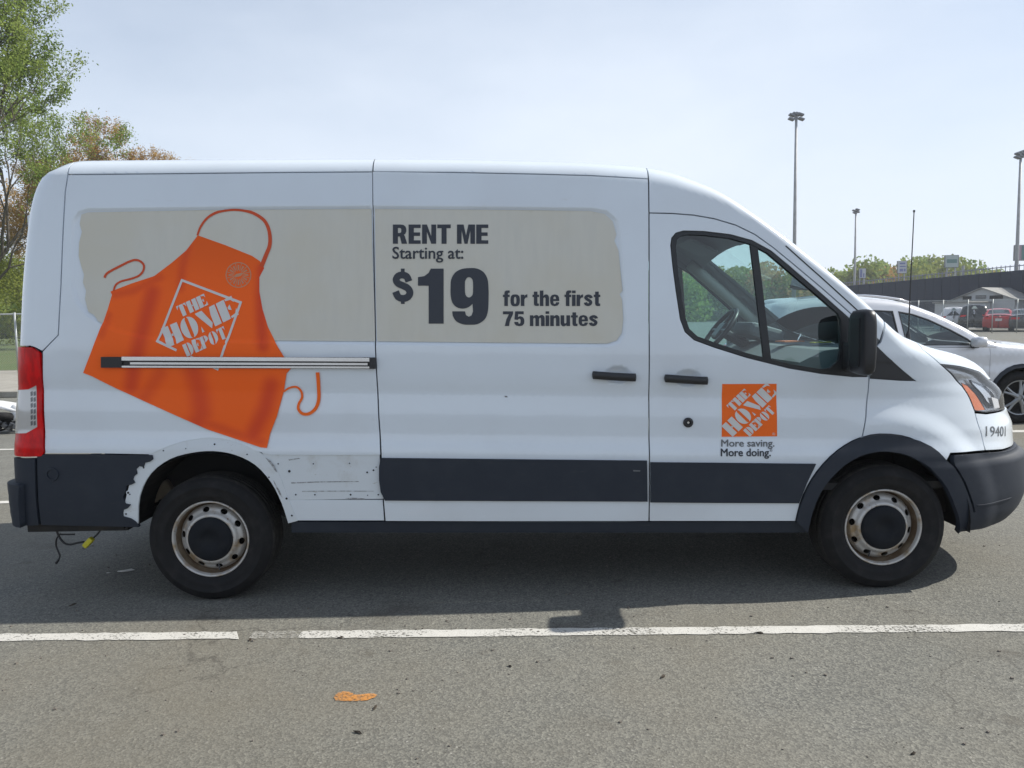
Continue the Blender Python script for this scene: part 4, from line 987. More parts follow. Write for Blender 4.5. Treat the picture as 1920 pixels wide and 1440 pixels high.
# hanging harness under the rear bumper
m = MB(); A = lambda a, b: at_y(a, b, .16)
m.tube([Vector(p) for p in catmull([tuple(A(*p)) for p in ((103, 980), (108, 1000), (118, 1016), (130, 1021), (145, 1018), (158, 1016))], 4)], .006, 6)
m.tube([Vector(p) for p in catmull([tuple(A(*p)) for p in ((176, 1008), (184, 1000), (191, 988), (193, 976))], 4)], .005, 6)
m.tube([Vector(p) for p in catmull([tuple(A(*p)) for p in ((114, 1001), (107, 1008), (105, 1022), (110, 1036), (112, 1044), (105, 1056))], 4)], [.005] * 18 + [.008] * 3, 6)
m.tube([A(112, 1002), A(126, 1002), A(140, 1002)], .005, 6)
har = m.build('wiring_harness', M['black'], van, smooth=True, world=True)
m = MB(); m.box(A(166, 1017), (.065, .035, .03), Matrix.Rotation(-.8, 3, 'Y'), bev=.006); m.build('yellow_connector', mat('yellow_plastic', (.55, .50, .03), .5), har)
# ------------------------------------------------------------------ ground
def asphalt():
    m = bpy.data.materials.new('worn_asphalt'); m.use_nodes = True; t = m.node_tree; b = t.nodes['Principled BSDF']; b.inputs['Roughness'].default_value = .85; b.inputs['Specular IOR Level'].default_value = .3
    c = t.nodes.new('ShaderNodeTexCoord'); N = t.nodes.new; K = t.links.new
    def nz(s, d=5, r=.6):
        n = N('ShaderNodeTexNoise'); n.inputs['Scale'].default_value = s; n.inputs['Detail'].default_value = d; n.inputs['Roughness'].default_value = r; K(c.outputs['Object'], n.inputs[0]); return n.outputs[0]
    def ramp(i, lo, hi, c0, c1):
        r = N('ShaderNodeValToRGB'); r.color_ramp.elements[0].position = lo; r.color_ramp.elements[1].position = hi; r.color_ramp.elements[0].color = (*c0, 1); r.color_ramp.elements[1].color = (*c1, 1); K(i, r.inputs[0]); return r.outputs[0]
    def mixc(f, a, b_, mode='MIX'):
        x = N('ShaderNodeMixRGB'); x.blend_type = mode
        for k, v in ((0, f), (1, a), (2, b_)):
            if isinstance(v, float): x.inputs[k].default_value = v
            elif isinstance(v, tuple): x.inputs[k].default_value = (*v, 1)
            else: K(v, x.inputs[k])
        return x.outputs[0]
    base = ramp(nz(.55, 6), .35, .68, (.138, .138, .126), (.182, .181, .166))
    vo = N('ShaderNodeTexVoronoi'); vo.inputs['Scale'].default_value = 120; K(c.outputs['Object'], vo.inputs[0])
    spk = ramp(vo.outputs['Color'], .25, .95, (.70, .70, .70), (1.45, 1.43, 1.36))
    col = mixc(1.0, base, spk, 'MULTIPLY')
    fine = ramp(nz(260, 2, .7), .35, .7, (.84, .84, .84), (1.2, 1.2, 1.18)); col = mixc(1.0, col, fine, 'MULTIPLY')
    v2 = N('ShaderNodeTexVoronoi'); v2.inputs['Scale'].default_value = 48; K(c.outputs['Object'], v2.inputs[0])
    pick = ramp(v2.outputs['Color'], .80, .84, (0, 0, 0), (1, 1, 1)); dot = ramp(v2.outputs['Distance'], .16, .26, (.8, .8, .8), (0, 0, 0)); pick = mixc(1.0, pick, dot, 'MULTIPLY'); col = mixc(pick, col, (.34, .33, .30))
    v3 = N('ShaderNodeTexVoronoi'); v3.inputs['Scale'].default_value = 37; K(c.outputs['Object'], v3.inputs[0])
    pick = ramp(v3.outputs['Color'], .78, .82, (0, 0, 0), (1, 1, 1)); dot = ramp(v3.outputs['Distance'], .14, .24, (.8, .8, .8), (0, 0, 0)); pick = mixc(1.0, pick, dot, 'MULTIPLY'); col = mixc(pick, col, (.05, .047, .042))
    st = ramp(nz(1.4, 4, .55), .60, .78, (0, 0, 0), (.7, .7, .7)); col = mixc(st, col, (.085, .077, .064))
    st2 = ramp(nz(5.5, 3, .5), .66, .76, (0, 0, 0), (.5, .5, .5)); col = mixc(st2, col, (.07, .062, .052))
    st3 = ramp(nz(.28, 5, .6), .50, .66, (0, 0, 0), (.6, .6, .6)); col = mixc(st3, col, (.138, .124, .094))
    wv = N('ShaderNodeTexVoronoi'); wv.feature = 'DISTANCE_TO_EDGE'; wv.inputs['Scale'].default_value = .42
    dn = N('ShaderNodeTexNoise'); dn.inputs['Scale'].default_value = 2.2; dn.inputs['Detail'].default_value = 6; K(c.outputs['Object'], dn.inputs[0])
    vm = N('ShaderNodeVectorMath'); vm.operation = 'MULTIPLY_ADD'; vm.inputs[1].default_value = (.9, .9, .9); K(dn.outputs['Color'], vm.inputs[0]); K(c.outputs['Object'], vm.inputs[2]); K(vm.outputs[0], wv.inputs[0])
    ck = ramp(wv.outputs['Distance'], .0012, .0045, (.55, .55, .55), (0, 0, 0)); gate = ramp(nz(.8, 2), .5, .6, (0, 0, 0), (1, 1, 1)); ck = mixc(1.0, ck, gate, 'MULTIPLY'); col = mixc(ck, col, (.05, .046, .04))
    K(col, b.inputs['Base Color'])
    bp = N('ShaderNodeBump'); bp.inputs['Strength'].default_value = .4; bp.inputs['Distance'].default_value = .004; K(vo.outputs['Distance'], bp.inputs['Height']); K(bp.outputs[0], b.inputs['Normal'])
    return m
M['asphalt'] = asphalt()
g = mesh_obj('asphalt_lot', [(-320, -60, 0), (320, -60, 0), (320, 420, 0), (-320, 420, 0)], [(0, 1, 2, 3)], M['asphalt']); tag(g, kind='structure')
# ------------------------------------------------------------------ lot: kerb, verge, field, paint
M['concrete'] = mat('kerb_concrete', (.30, .285, .25), .9, noise=[(2.5, (.22, .205, .175), .4, .7, ONE), (30, (.36, .34, .30), .5, .75, ONE)])
M['grass'] = mat('grass_ground', (.085, .125, .035), .95, noise=[(.35, (.12, .135, .05), .4, .65, ONE), (9, (.06, .095, .025), .45, .7, ONE)])
YK, YF = 12.6, 19.8
m = MB(); m.box((-44, YK + .09, .07), (88, .18, .14), bev=.02); tag(m.build('kerb', M['concrete']), kind='structure')
tag(mesh_obj('verge', [(-90, YK + .18, .12), (-.2, YK + .18, .12), (-.2, YF + 2, .12), (-90, YF + 2, .12)], [(0, 1, 2, 3)], M['concrete']), kind='structure')
tag(mesh_obj('grass_field', [(-140, YF + 1.2, .125), (6, YF + 1.2, .125), (6, 130, .125), (-140, 130, .125)], [(0, 1, 2, 3)], M['grass']), kind='structure')
def paint_mat(name, col, wear, band=.07):
    m_ = bpy.data.materials.new(name); m_.use_nodes = True; t = m_.node_tree; b = t.nodes['Principled BSDF']; b.inputs['Roughness'].default_value = .8
    c = t.nodes.new('ShaderNodeTexCoord'); K = t.links.new
    n1 = t.nodes.new('ShaderNodeTexNoise'); n1.inputs['Scale'].default_value = 70; n1.inputs['Detail'].default_value = 4; n1.inputs['Roughness'].default_value = .7
    n2 = t.nodes.new('ShaderNodeTexNoise'); n2.inputs['Scale'].default_value = 2.4; n2.inputs['Detail'].default_value = 3
    ad = t.nodes.new('ShaderNodeMath'); ad.operation = 'MULTIPLY_ADD'; ad.inputs[1].default_value = .45
    r = t.nodes.new('ShaderNodeValToRGB'); r.color_ramp.elements[0].position = wear; r.color_ramp.elements[1].position = wear + band
    r.color_ramp.elements[0].color = (1, 1, 1, 1); r.color_ramp.elements[1].color = (0, 0, 0, 1)
    K(c.outputs['Object'], n1.inputs[0]); K(c.outputs['Object'], n2.inputs[0]); K(n2.outputs[0], ad.inputs[0]); K(n1.outputs[0], ad.inputs[2]); K(ad.outputs[0], r.inputs[0]); K(r.outputs[0], b.inputs['Alpha'])
    r2 = t.nodes.new('ShaderNodeValToRGB'); r2.color_ramp.elements[0].color = (*[x * .78 for x in col], 1); r2.color_ramp.elements[1].color = (*col, 1); r2.color_ramp.elements[0].position = .35; r2.color_ramp.elements[1].position = .6
    K(n1.outputs[0], r2.inputs[0]); K(r2.outputs[0], b.inputs['Base Color']); return m_
M['linepaint'] = paint_mat('line_paint', (.58, .57, .53), .74, .15)
M['linepaint2'] = paint_mat('worn_line_paint', (.55, .54, .50), .82)
def line(x0, x1, y, wd, mt, ragged=(0, 0), dy=0.0):
    rg = random.Random(int(x0 * 7 + y * 13)); n = max(4, int((x1 - x0) / .05)); n = min(n, 200); top = []; bot = []
    for i in range(n + 1):
        x_ = x0 + (x1 - x0) * i / n; yy = y + dy * (x_ - x0)
        top.append((x_, yy + wd / 2 + rg.uniform(-.006, .006), .004)); bot.append((x_, yy - wd / 2 + rg.uniform(-.006, .006), .004))
    if ragged[1]: 
        for i in range(5): top[-1 - i] = (top[-1 - i][0] - ragged[1] * rg.random() * (5 - i) / 5, *top[-1 - i][1:]); bot[-1 - i] = (bot[-1 - i][0] - .5 * ragged[1] * rg.random() * (5 - i) / 5, *bot[-1 - i][1:])
    V = bot + top[::-1]; k = n + 1
    F = [(i, i + 1, 2 * k - 2 - i, 2 * k - 1 - i) for i in range(n)]
    return tag(mesh_obj('painted_line', V, F, mt), kind='structure')
gl = on_ground(0, 1196.5); gr = on_ground(1920, 1177.5); ga = on_ground(468, 1194.5); gb = on_ground(560, 1194)
sl_ = (gr.y - gl.y) / (gr.x - gl.x)
line(-6, ga.x, gl.y + sl_ * (-6 - gl.x), .087, M['linepaint'], (0, .1), sl_); line(gb.x, 12, gl.y + sl_ * (gb.x - gl.x), .087, M['linepaint'], (0, 0), sl_)
M['linepaint3'] = paint_mat('ghost_line_paint', (.46, .45, .41), .56, .30)
line(ga.x + .004, ga.x + .07, gl.y + sl_ * (ga.x - gl.x), .085, M['linepaint3'], (0, 0), sl_); line(gb.x - .17, gb.x - .004, gl.y + sl_ * (gb.x - .17 - gl.x), .085, M['linepaint3'], (0, 0), sl_)
for px_, py_ in ((20, 942), (20, 843)):
    q = on_ground(px_, py_); line(-9, 12, q.y, .09, M['linepaint2'])
q = on_ground(1912, 808); line(q.x - .4, q.x + 8, q.y, .09, M['linepaint2'])
# sprayed orange mark
q = on_ground(664, 1308); rg = random.Random(5)
V = []; V.append((q.x, q.y, .004))
sh_ = [(-.085, .0), (-.08, .035), (-.05, .05), (-.02, .036), (.0, .018), (.03, .02), (.06, .026), (.088, .018), (.09, -.004), (.06, -.03), (.02, -.036), (-.03, -.034), (-.07, -.026)]
V += [(q.x + a + rg.uniform(-.004, .004), q.y + b, .004) for a, b in catmull(sh_ + sh_[:1], 3)[:-1]]
tag(mesh_obj('sprayed_mark', V, [(0, i, i % (len(V) - 1) + 1) for i in range(1, len(V))][::-1], paint_mat('orange_spray', (.60, .26, .06), .62, .34)), kind='structure')
# litter on the asphalt
def scrap(name, px_, py_, pts, h, mt, label, cat, rot=0):
    q = on_ground(px_, py_); k = len(pts); c_, s_ = math.cos(rot), math.sin(rot)
    V = [(a * c_ - b * s_, a * s_ + b * c_, .002) for a, b in pts] + [(a * c_ * .9 - b * s_ * .9, a * s_ * .9 + b * c_ * .9, h + .004 * math.sin(i * 2.1)) for i, (a, b) in enumerate(pts)]
    F = [tuple(range(k, 2 * k))] + [(i, (i + 1) % k, k + (i + 1) % k, k + i) for i in range(k)]
    o = mesh_obj(name, V, F, mt); o.location = (q.x, q.y, 0.001); return tag(o, label, cat)
wl = mat('pale_scrap', (.55, .54, .50), .7); dl = mat('dry_leaf', (.045, .035, .025), .9)
scrap('paper_scrap', 236, 1071, [(-.05, -.012), (-.02, -.022), (.03, -.010), (.052, .012), (.03, .02), (-.03, .012)], .006, wl, 'white torn scrap lying in the shadow below the rear bumper', 'scrap')
scrap('paper_scrap', 203, 1075, [(-.012, -.004), (.006, -.006), (.014, .006), (-.004, .006)], .004, wl, 'tiny pale chip beside the white torn scrap', 'scrap')
leafp = [(-.016, 0), (-.006, -.005), (.008, -.004), (.018, .002), (.006, .005), (-.007, .005)]
spots = [(638, 1197, 'dark leaf lying on the white line'), (703, 1329, 'dark curled leaf right of the orange sprayed mark'), (671, 1375, 'dark speck below the orange sprayed mark'), (1243, 1270, 'dark leaf on open asphalt below the white line'), (956, 1250, 'thin dark twig between white line and picture bottom'), (1712, 1415, 'dark twig on the asphalt at the lower right'), (469, 1201, 'brown leaf at the broken end of the white line'), (1424, 1188, 'small dark speck on the right part of the white line'), (137, 1135, 'dark pebble at the left below the harness')]
for i, (a, b, lb) in enumerate(spots): scrap('dry_leaf', a, b, [(x_ * (1 + .3 * math.sin(i)), y_ * (1 + .3 * math.cos(i * 2))) for x_, y_ in leafp], 0.006, dl, lb, 'leaf', rot=i * 1.3)
rg = random.Random(11); m = MB()
for i in range(420):
    a, b = rg.uniform(-1.5, 5.5), rg.uniform(-2.2, 1.2); s_ = rg.choice((.003, .004, .005, .007)); m.box((a, b, s_ * .4), (s_ * 1.6, s_ * 1.3, s_), Matrix.Rotation(rg.uniform(0, 3), 3, 'Z'))
tag(m.build('grit', mat('grit', (.22, .20, .17), .9, noise=[(300, (.06, .05, .045), .4, .6, ONE)])), 'loose grit and small stones scattered on the asphalt', 'grit', kind='stuff')

# ------------------------------------------------------------------ fences
def chain_mat():
    m_ = bpy.data.materials.new('chain_link'); m_.use_nodes = True; t = m_.node_tree; b = t.nodes['Principled BSDF']; b.inputs['Base Color'].default_value = (.30, .32, .32, 1); b.inputs['Metallic'].default_value = .5; b.inputs['Roughness'].default_value = .5
    c = t.nodes.new('ShaderNodeTexCoord'); K = t.links.new; outs = []
    sp = t.nodes.new('ShaderNodeSeparateXYZ'); K(c.outputs['Object'], sp.inputs[0])
    for sg in (1, -1):
        a = t.nodes.new('ShaderNodeMath'); a.operation = 'MULTIPLY_ADD'; a.inputs[1].default_value = sg; K(sp.outputs[2], a.inputs[0]); K(sp.outputs[0], a.inputs[2])
        d = t.nodes.new('ShaderNodeMath'); d.operation = 'MULTIPLY'; d.inputs[1].default_value = 1 / .075; K(a.outputs[0], d.inputs[0])
        f = t.nodes.new('ShaderNodeMath'); f.operation = 'FRACT'; K(d.outputs[0], f.inputs[0])
        l_ = t.nodes.new('ShaderNodeMath'); l_.operation = 'LESS_THAN'; l_.inputs[1].default_value = .085; K(f.outputs[0], l_.inputs[0]); outs.append(l_)
    mxn = t.nodes.new('ShaderNodeMath'); mxn.operation = 'MAXIMUM'; K(outs[0].outputs[0], mxn.inputs[0]); K(outs[1].outputs[0], mxn.inputs[1]); K(mxn.outputs[0], b.inputs['Alpha']); return m_
M['chain'] = chain_mat(); M['galv'] = mat('galvanised_steel', (.42, .44, .44), .5, metal=.4, noise=[(8, (.33, .36, .35), .4, .7, ONE)])
def chain_fence(A, B, h, step, label):
    A = Vector(A); B = Vector(B); r = empty('chain_link_fence', A, math.atan2(B.y - A.y, B.x - A.x), label, 'fence'); Ln = (B - A).length
    mesh_obj('wire_mesh', [(0, 0, .05), (Ln, 0, .05), (Ln, 0, h - .02), (0, 0, h - .02)], [(0, 1, 2, 3)], M['chain'], r)
    m_ = MB(); m_.tube([(0, 0, h), (Ln, 0, h)], .024, 8); m_.build('top_rail', M['galv'], r, smooth=True)
    pm = None; n = int(Ln / step)
    for i in range(n + 1):
        if pm is None:
            m_ = MB(); m_.tube([(0, -.035, 0), (0, -.035, h + .05)], .032, 8); pm = m_.build('fence_post', M['galv'], r, smooth=True); o = pm
        else: o = pm.copy(); COL.objects.link(o)
        o.location = (i * step, 0, 0)
    return r
fx = at_y(33, 650, YF).x
chain_fence((fx - 3.05 * 10, YF, .12), (fx + 3.05 * 5, YF, .12), 1.80, 3.05, 'grey chain-link fence on the grass verge at far left')
fr = at_y(1814, 585, 46).x
chain_fence((fr - 1.6 * 3, 46, 0), (fr + 1.6 * 14, 46, 0), 2.15, 1.6, 'grey chain-link fence in front of the parked cars and low shed')
# ------------------------------------------------------------------ trees
def leaf_mat(name, col, col2):
    m_ = bpy.data.materials.new(name); m_.use_nodes = True; t = m_.node_tree; t.nodes.clear(); K = t.links.new
    o = t.nodes.new('ShaderNodeOutputMaterial'); d = t.nodes.new('ShaderNodeBsdfDiffuse'); tl_ = t.nodes.new('ShaderNodeBsdfTranslucent'); mxs = t.nodes.new('ShaderNodeMixShader'); mxs.inputs[0].default_value = .38
    g_ = t.nodes.new('ShaderNodeObjectInfo') if False else t.nodes.new('ShaderNodeTexCoord'); n = t.nodes.new('ShaderNodeTexNoise'); n.inputs['Scale'].default_value = .9; n.inputs['Detail'].default_value = 4
    r = t.nodes.new('ShaderNodeValToRGB'); r.color_ramp.elements[0].color = (*col, 1); r.color_ramp.elements[1].color = (*col2, 1); r.color_ramp.elements[0].position = .38; r.color_ramp.elements[1].position = .62
    K(g_.outputs['Object'], n.inputs[0]); K(n.outputs[0], r.inputs[0]); K(r.outputs[0], d.inputs[0]); K(r.outputs[0], tl_.inputs[0]); K(d.outputs[0], mxs.inputs[1]); K(tl_.outputs[0], mxs.inputs[2]); K(mxs.outputs[0], o.inputs[0]); return m_
M['bark'] = mat('bark', (.085, .072, .058), .9, noise=[(6, (.14, .125, .105), .45, .7, (1, 1, .25))])
M['leaf_green'] = leaf_mat('spring_leaves', (.155, .225, .045), (.29, .36, .10)); M['leaf_brown'] = leaf_mat('rust_buds', (.38, .235, .085), (.46, .31, .12)); M['leaf_yellow'] = leaf_mat('yellow_green_leaves', (.17, .21, .04), (.27, .30, .07))
def leaves(pts, n, spread, size, rg):
    k = len(pts); base = np.array([tuple(p) for p in pts]); idx = np.array([rg.randrange(k) for _ in range(n)])
    rs = np.random.RandomState(rg.randrange(10 ** 6)); c = base[idx] + rs.normal(0, spread, (n, 3))
    a = rs.normal(0, 1, (n, 3)); a /= np.linalg.norm(a, axis=1)[:, None]; b = rs.normal(0, 1, (n, 3)); b -= (a * b).sum(1)[:, None] * a; b /= np.linalg.norm(b, axis=1)[:, None]
    s_ = size * rs.uniform(.6, 1.3, n)[:, None]
    V = np.stack([c - a * s_, c + b * s_ * .55, c + a * s_, c - b * s_ * .55], 1).reshape(-1, 3)
    return V, np.arange(4 * n).reshape(n, 4)
def tree(name, label, base, h, seed, mt, nleaf, lsize, r0, spread=.25, lean=(0, 0), wide=.75, depth=4, first=.28, group=None):
    rg = random.Random(seed); root = empty(name, base, 0, label, 'tree', group); m_ = MB(); tips = []
    def branch(p, d, ln, r, lev):
        n = 4 if lev < 2 else 3; pts = [p]; rad = [r]; q = p
        for i in range(n):
            d = (d + Vector((rg.gauss(0, .16), rg.gauss(0, .16), rg.gauss(.05, .1)))).normalized(); q = q + d * (ln / n); pts.append(q); rad.append(r * (1 - .55 * (i + 1) / n))
        m_.tube(pts, rad, 7 if lev < 2 else (5 if lev < 3 else 3), cap=False)
        if lev >= depth - 1: tips.extend(pts[1:])
        if lev >= depth: return
        kids = (5 if lev == 0 else rg.choice((3, 4)))
        for c in range(kids):
            f = first + (1 - first) * (c + rg.random() * .6) / kids if lev == 0 else .35 + .65 * (c + rg.random()) / kids
            f = min(f, .999); j = int(f * n); t = f * n - j; s_ = pts[j].lerp(pts[j + 1], t)
            az = rg.uniform(0, 2 * PI) + c * 2.4; tilt = rg.uniform(.45, .95) * (1 if lev else 1.0)
            o = d.orthogonal().normalized(); o.rotate(Matrix.Rotation(az, 3, d))
            nd = (d * math.cos(tilt) + o * math.sin(tilt) + Vector((0, 0, .12))).normalized()
            branch(s_, nd, ln * rg.uniform(.50, .72) * (wide if lev == 0 else .95), max(.005, r * .52), lev + 1)
        branch(q, d, ln * .55, max(.006, r * .45), lev + 1)
    branch(Vector((0, 0, -.1)), Vector((lean[0], lean[1], 1)).normalized(), h * .55, r0, 0)
    m_.build('trunk', M['bark'], root, smooth=True)
    V, F = leaves(tips, nleaf, spread, lsize, rg)
    mesh_obj('crown', V.tolist(), [tuple(f) for f in F.tolist()], mt, root); return root
def gp(px_, D): return Vector((CX + (px_ - 960) / FPX * D, D - CD, 0))
tree('spring_tree', 'tall spring-green tree whose branches reach over the rear of the van', gp(-75, 33), 17, 7, M['leaf_green'], 62000, .06, .22, .13, (.03, 0), wide=1.0, depth=5)
tree('budding_tree', 'rust-brown budding tree behind the rear roof of the van', gp(130, 46), 13.0, 31, M['leaf_brown'], 80000, .055, .17, .13, wide=.95, depth=5, first=.2)
tree('yellow_tree', 'low yellow-green tree behind the chain-link fence at far left', gp(-30, 43), 7.5, 12, M['leaf_yellow'], 20000, .075, .14, .25, wide=.9, first=.12)
tree('spring_tree', 'slimmer green tree between the tall green tree and the brown tree', gp(-50, 38), 12.6, 3, M['leaf_green'], 36000, .06, .15, .13, wide=.85, depth=5)
tree('yellow_tree', 'dense hedge tree low behind the fence beside the rear lamp', gp(95, 60), 6.5, 33, M['leaf_yellow'], 14000, .09, .14, .35, wide=1.0, first=.1)
# far wood behind the stands and behind the field
def wood(name, label, spots, mt_list, size, seed):
    rg = random.Random(seed); rs = np.random.RandomState(seed); Vs = []; Fs = []; mi = []; b = 0
    for (x_, y_, zc, r, mi_) in spots:
        n = 1000; a = rs.normal(0, 1, (n, 3)); a /= np.linalg.norm(a, axis=1)[:, None]; c = a * (r * rs.uniform(.3, 1.2, n) ** .7)[:, None] * np.array([1, 1, 1.05]) + np.array([x_, y_, zc])
        u_ = rs.normal(0, 1, (n, 3)); u_ /= np.linalg.norm(u_, axis=1)[:, None]; v_ = np.cross(u_, rs.normal(0, 1, (n, 3))); v_ /= np.linalg.norm(v_, axis=1)[:, None]
        s_ = size * rs.uniform(.5, 1.3, n)[:, None]
        Vs.append(np.stack([c - u_ * s_, c + v_ * s_, c + u_ * s_, c - v_ * s_], 1).reshape(-1, 3)); Fs.append(np.arange(4 * n).reshape(n, 4) + b); b += 4 * n; mi += [mi_] * n
    o = mesh_obj(name, np.concatenate(Vs).tolist(), [tuple(f) for f in np.concatenate(Fs).tolist()], mt_list); o.data.polygons.foreach_set('material_index', mi); return tag(o, label, 'trees', kind='stuff')
rg = random.Random(2); sp_ = []
for i in range(190):
    px_ = -570 + 2580 * i / 189 + rg.uniform(-10, 10); D = rg.uniform(150, 200); zt = 1.55 + (rg.uniform(60, 92) + 14 * math.exp(-((px_ - 1650) / 60) ** 2) + 8 * math.exp(-((px_ - 1760) / 35) ** 2) - 20 * sstep(1830, 1920, px_)) / FPX * D
    r = rg.uniform(3.0, 4.6); q = gp(px_, D); sp_.append((q.x, q.y, zt - r, r, rg.choices((0, 1, 2), (6, 1.6, 4))[0])); sp_.append((q.x, q.y - 2, max(2, zt - 2.2 * r), r * 1.2, rg.choices((0, 1), (4, 1))[0]))
wood('far_wood', 'distant spring woodland above the dark stadium screen', sp_, [M['leaf_green'], M['leaf_brown'], M['leaf_yellow']], .36, 3)
sp_ = []
for i in range(26):
    px_ = -260 + 320 * i / 25; D = rg.uniform(85, 120); r = rg.uniform(2.2, 3.6); q = gp(px_, D); sp_.append((q.x, q.y, rg.uniform(1.5, 3.6), r, rg.choice((0, 2))))
wood('field_wood', 'far green thicket across the field at far left', sp_, [M['leaf_green'], M['leaf_brown'], M['leaf_yellow']], .35, 8)
# ------------------------------------------------------------------ other cars
M['carglass'] = glass('car_glass', (.64, .78, .78), ior=1.6); M['privacy'] = glass('privacy_glass', (.10, .12, .15), ior=1.6)
KIND = {
 'suv': dict(base=[(.15, .07), (.3, .03), (.5, .0), (.72, .0), (.80, .012), (.95, .012), (1.05, .03), (1.2, .075), (1.45, .165), (1.7, .26)],
   top=[(-.2, 1.64), (.5, 1.695), (1.0, 1.72), (1.6, 1.725), (2.1, 1.68), (2.5, 1.545), (2.9, 1.34), (3.25, 1.135), (3.4, 1.095), (3.8, 1.055), (4.2, .99), (4.5, .89), (4.75, .76)],
   xr=[(.15, .10), (.4, .02), (.7, .0), (.95, .03), (1.1, .12), (1.4, .30), (1.7, .45)], xf=[(.15, 4.5), (.35, 4.64), (.6, 4.69), (.78, 4.68), (.9, 4.62), (1.0, 4.58), (3, 4.58)],
   belt=[(.2, 1.10), (1.4, 1.075), (3.35, 1.04)], ws=(2.12, 3.24), ax=(.93, 3.66), wr=.355,
   win=[('privacy', [(.64, 1.14), (1.14, 1.12), (1.18, 1.52), (.98, 1.47)]), ('privacy', [(1.22, 1.115), (2.02, 1.10), (1.98, 1.535), (1.7, 1.555), (1.26, 1.54)]), ('carglass', [(2.12, 1.10), (3.02, 1.08), (2.93, 1.15), (2.72, 1.275), (2.45, 1.415), (2.25, 1.49), (2.08, 1.525)])], rails=True, yc=.92),
 'sedan': dict(base=[(.12, .07), (.28, .03), (.5, .0), (.68, .0), (.85, .02), (.95, .05), (1.2, .15), (1.5, .28)],
   top=[(-.2, 1.02), (.45, 1.045), (.75, 1.10), (1.05, 1.23), (1.4, 1.38), (1.8, 1.44), (2.2, 1.43), (2.6, 1.33), (3.0, 1.14), (3.3, 1.0), (3.6, .96), (4.1, .90), (4.4, .82), (4.7, .70)],
   xr=[(.12, .12), (.4, .02), (.7, .0), (.95, .03), (1.05, .10), (1.5, .12)], xf=[(.12, 4.4), (.3, 4.56), (.55, 4.62), (.7, 4.60), (.85, 4.52), (3, 4.5)],
   belt=[(.2, .96), (1.4, .96), (3.4, .92)], ws=(2.35, 3.28), ax=(.95, 3.62), wr=.325, bw=(.72, 1.35),
   win=[('carglass', [(1.02, 1.0), (1.95, 1.0), (1.92, 1.30), (1.75, 1.31), (1.5, 1.27)]), ('carglass', [(2.03, 1.0), (3.02, .985), (2.85, 1.09), (2.55, 1.22), (2.25, 1.30), (2.0, 1.31)])], rails=False, yc=.90)}
def alloy_wheel(R):
    r = bpy.data.objects.new('wheel', None); COL.objects.link(r); rr = R * .66
    m_ = MB(); m_.lathe([(rr - .005, .02), (rr + .01, .0), (R * .8, -.012), (R * .93, .0), (R, .03), (R, .18), (R * .93, .215), (rr, .21)], 48); m_.build('tyre', M['rubber'], r, smooth=True)
    m_ = MB(); m_.lathe([(rr + .004, .012), (rr, .002), (rr - .012, .006), (rr - .02, .03), (rr - .025, .16)], 48)
    for k in range(5):
        for da in (-.16, .16):
            a = 2 * PI * k / 5 + da; c, s_ = math.cos(a), math.sin(a); c2, s2 = math.cos(2 * PI * k / 5 + da * .35), math.sin(2 * PI * k / 5 + da * .35)
            m_.tube([(.03 * c2, .012, .03 * s2), (rr * .55 * (c * .5 + c2 * .5), .016, rr * .55 * (s_ * .5 + s2 * .5)), ((rr - .012) * c, .018, (rr - .012) * s_)], [.026, .018, .016], 6)
    m_.lathe([(.06, .014), (.045, .004), (0, .004)], 20)
    m_.build('rim', M['alloy'], r, smooth=False)
    m_ = MB(); m_.lathe([(rr - .02, .10), (0, .10)], 24); m_.build('brake_disc', M['dark'], r); return r
M['alloy'] = mat('alloy_rim', (.30, .31, .32), .35, metal=.6)
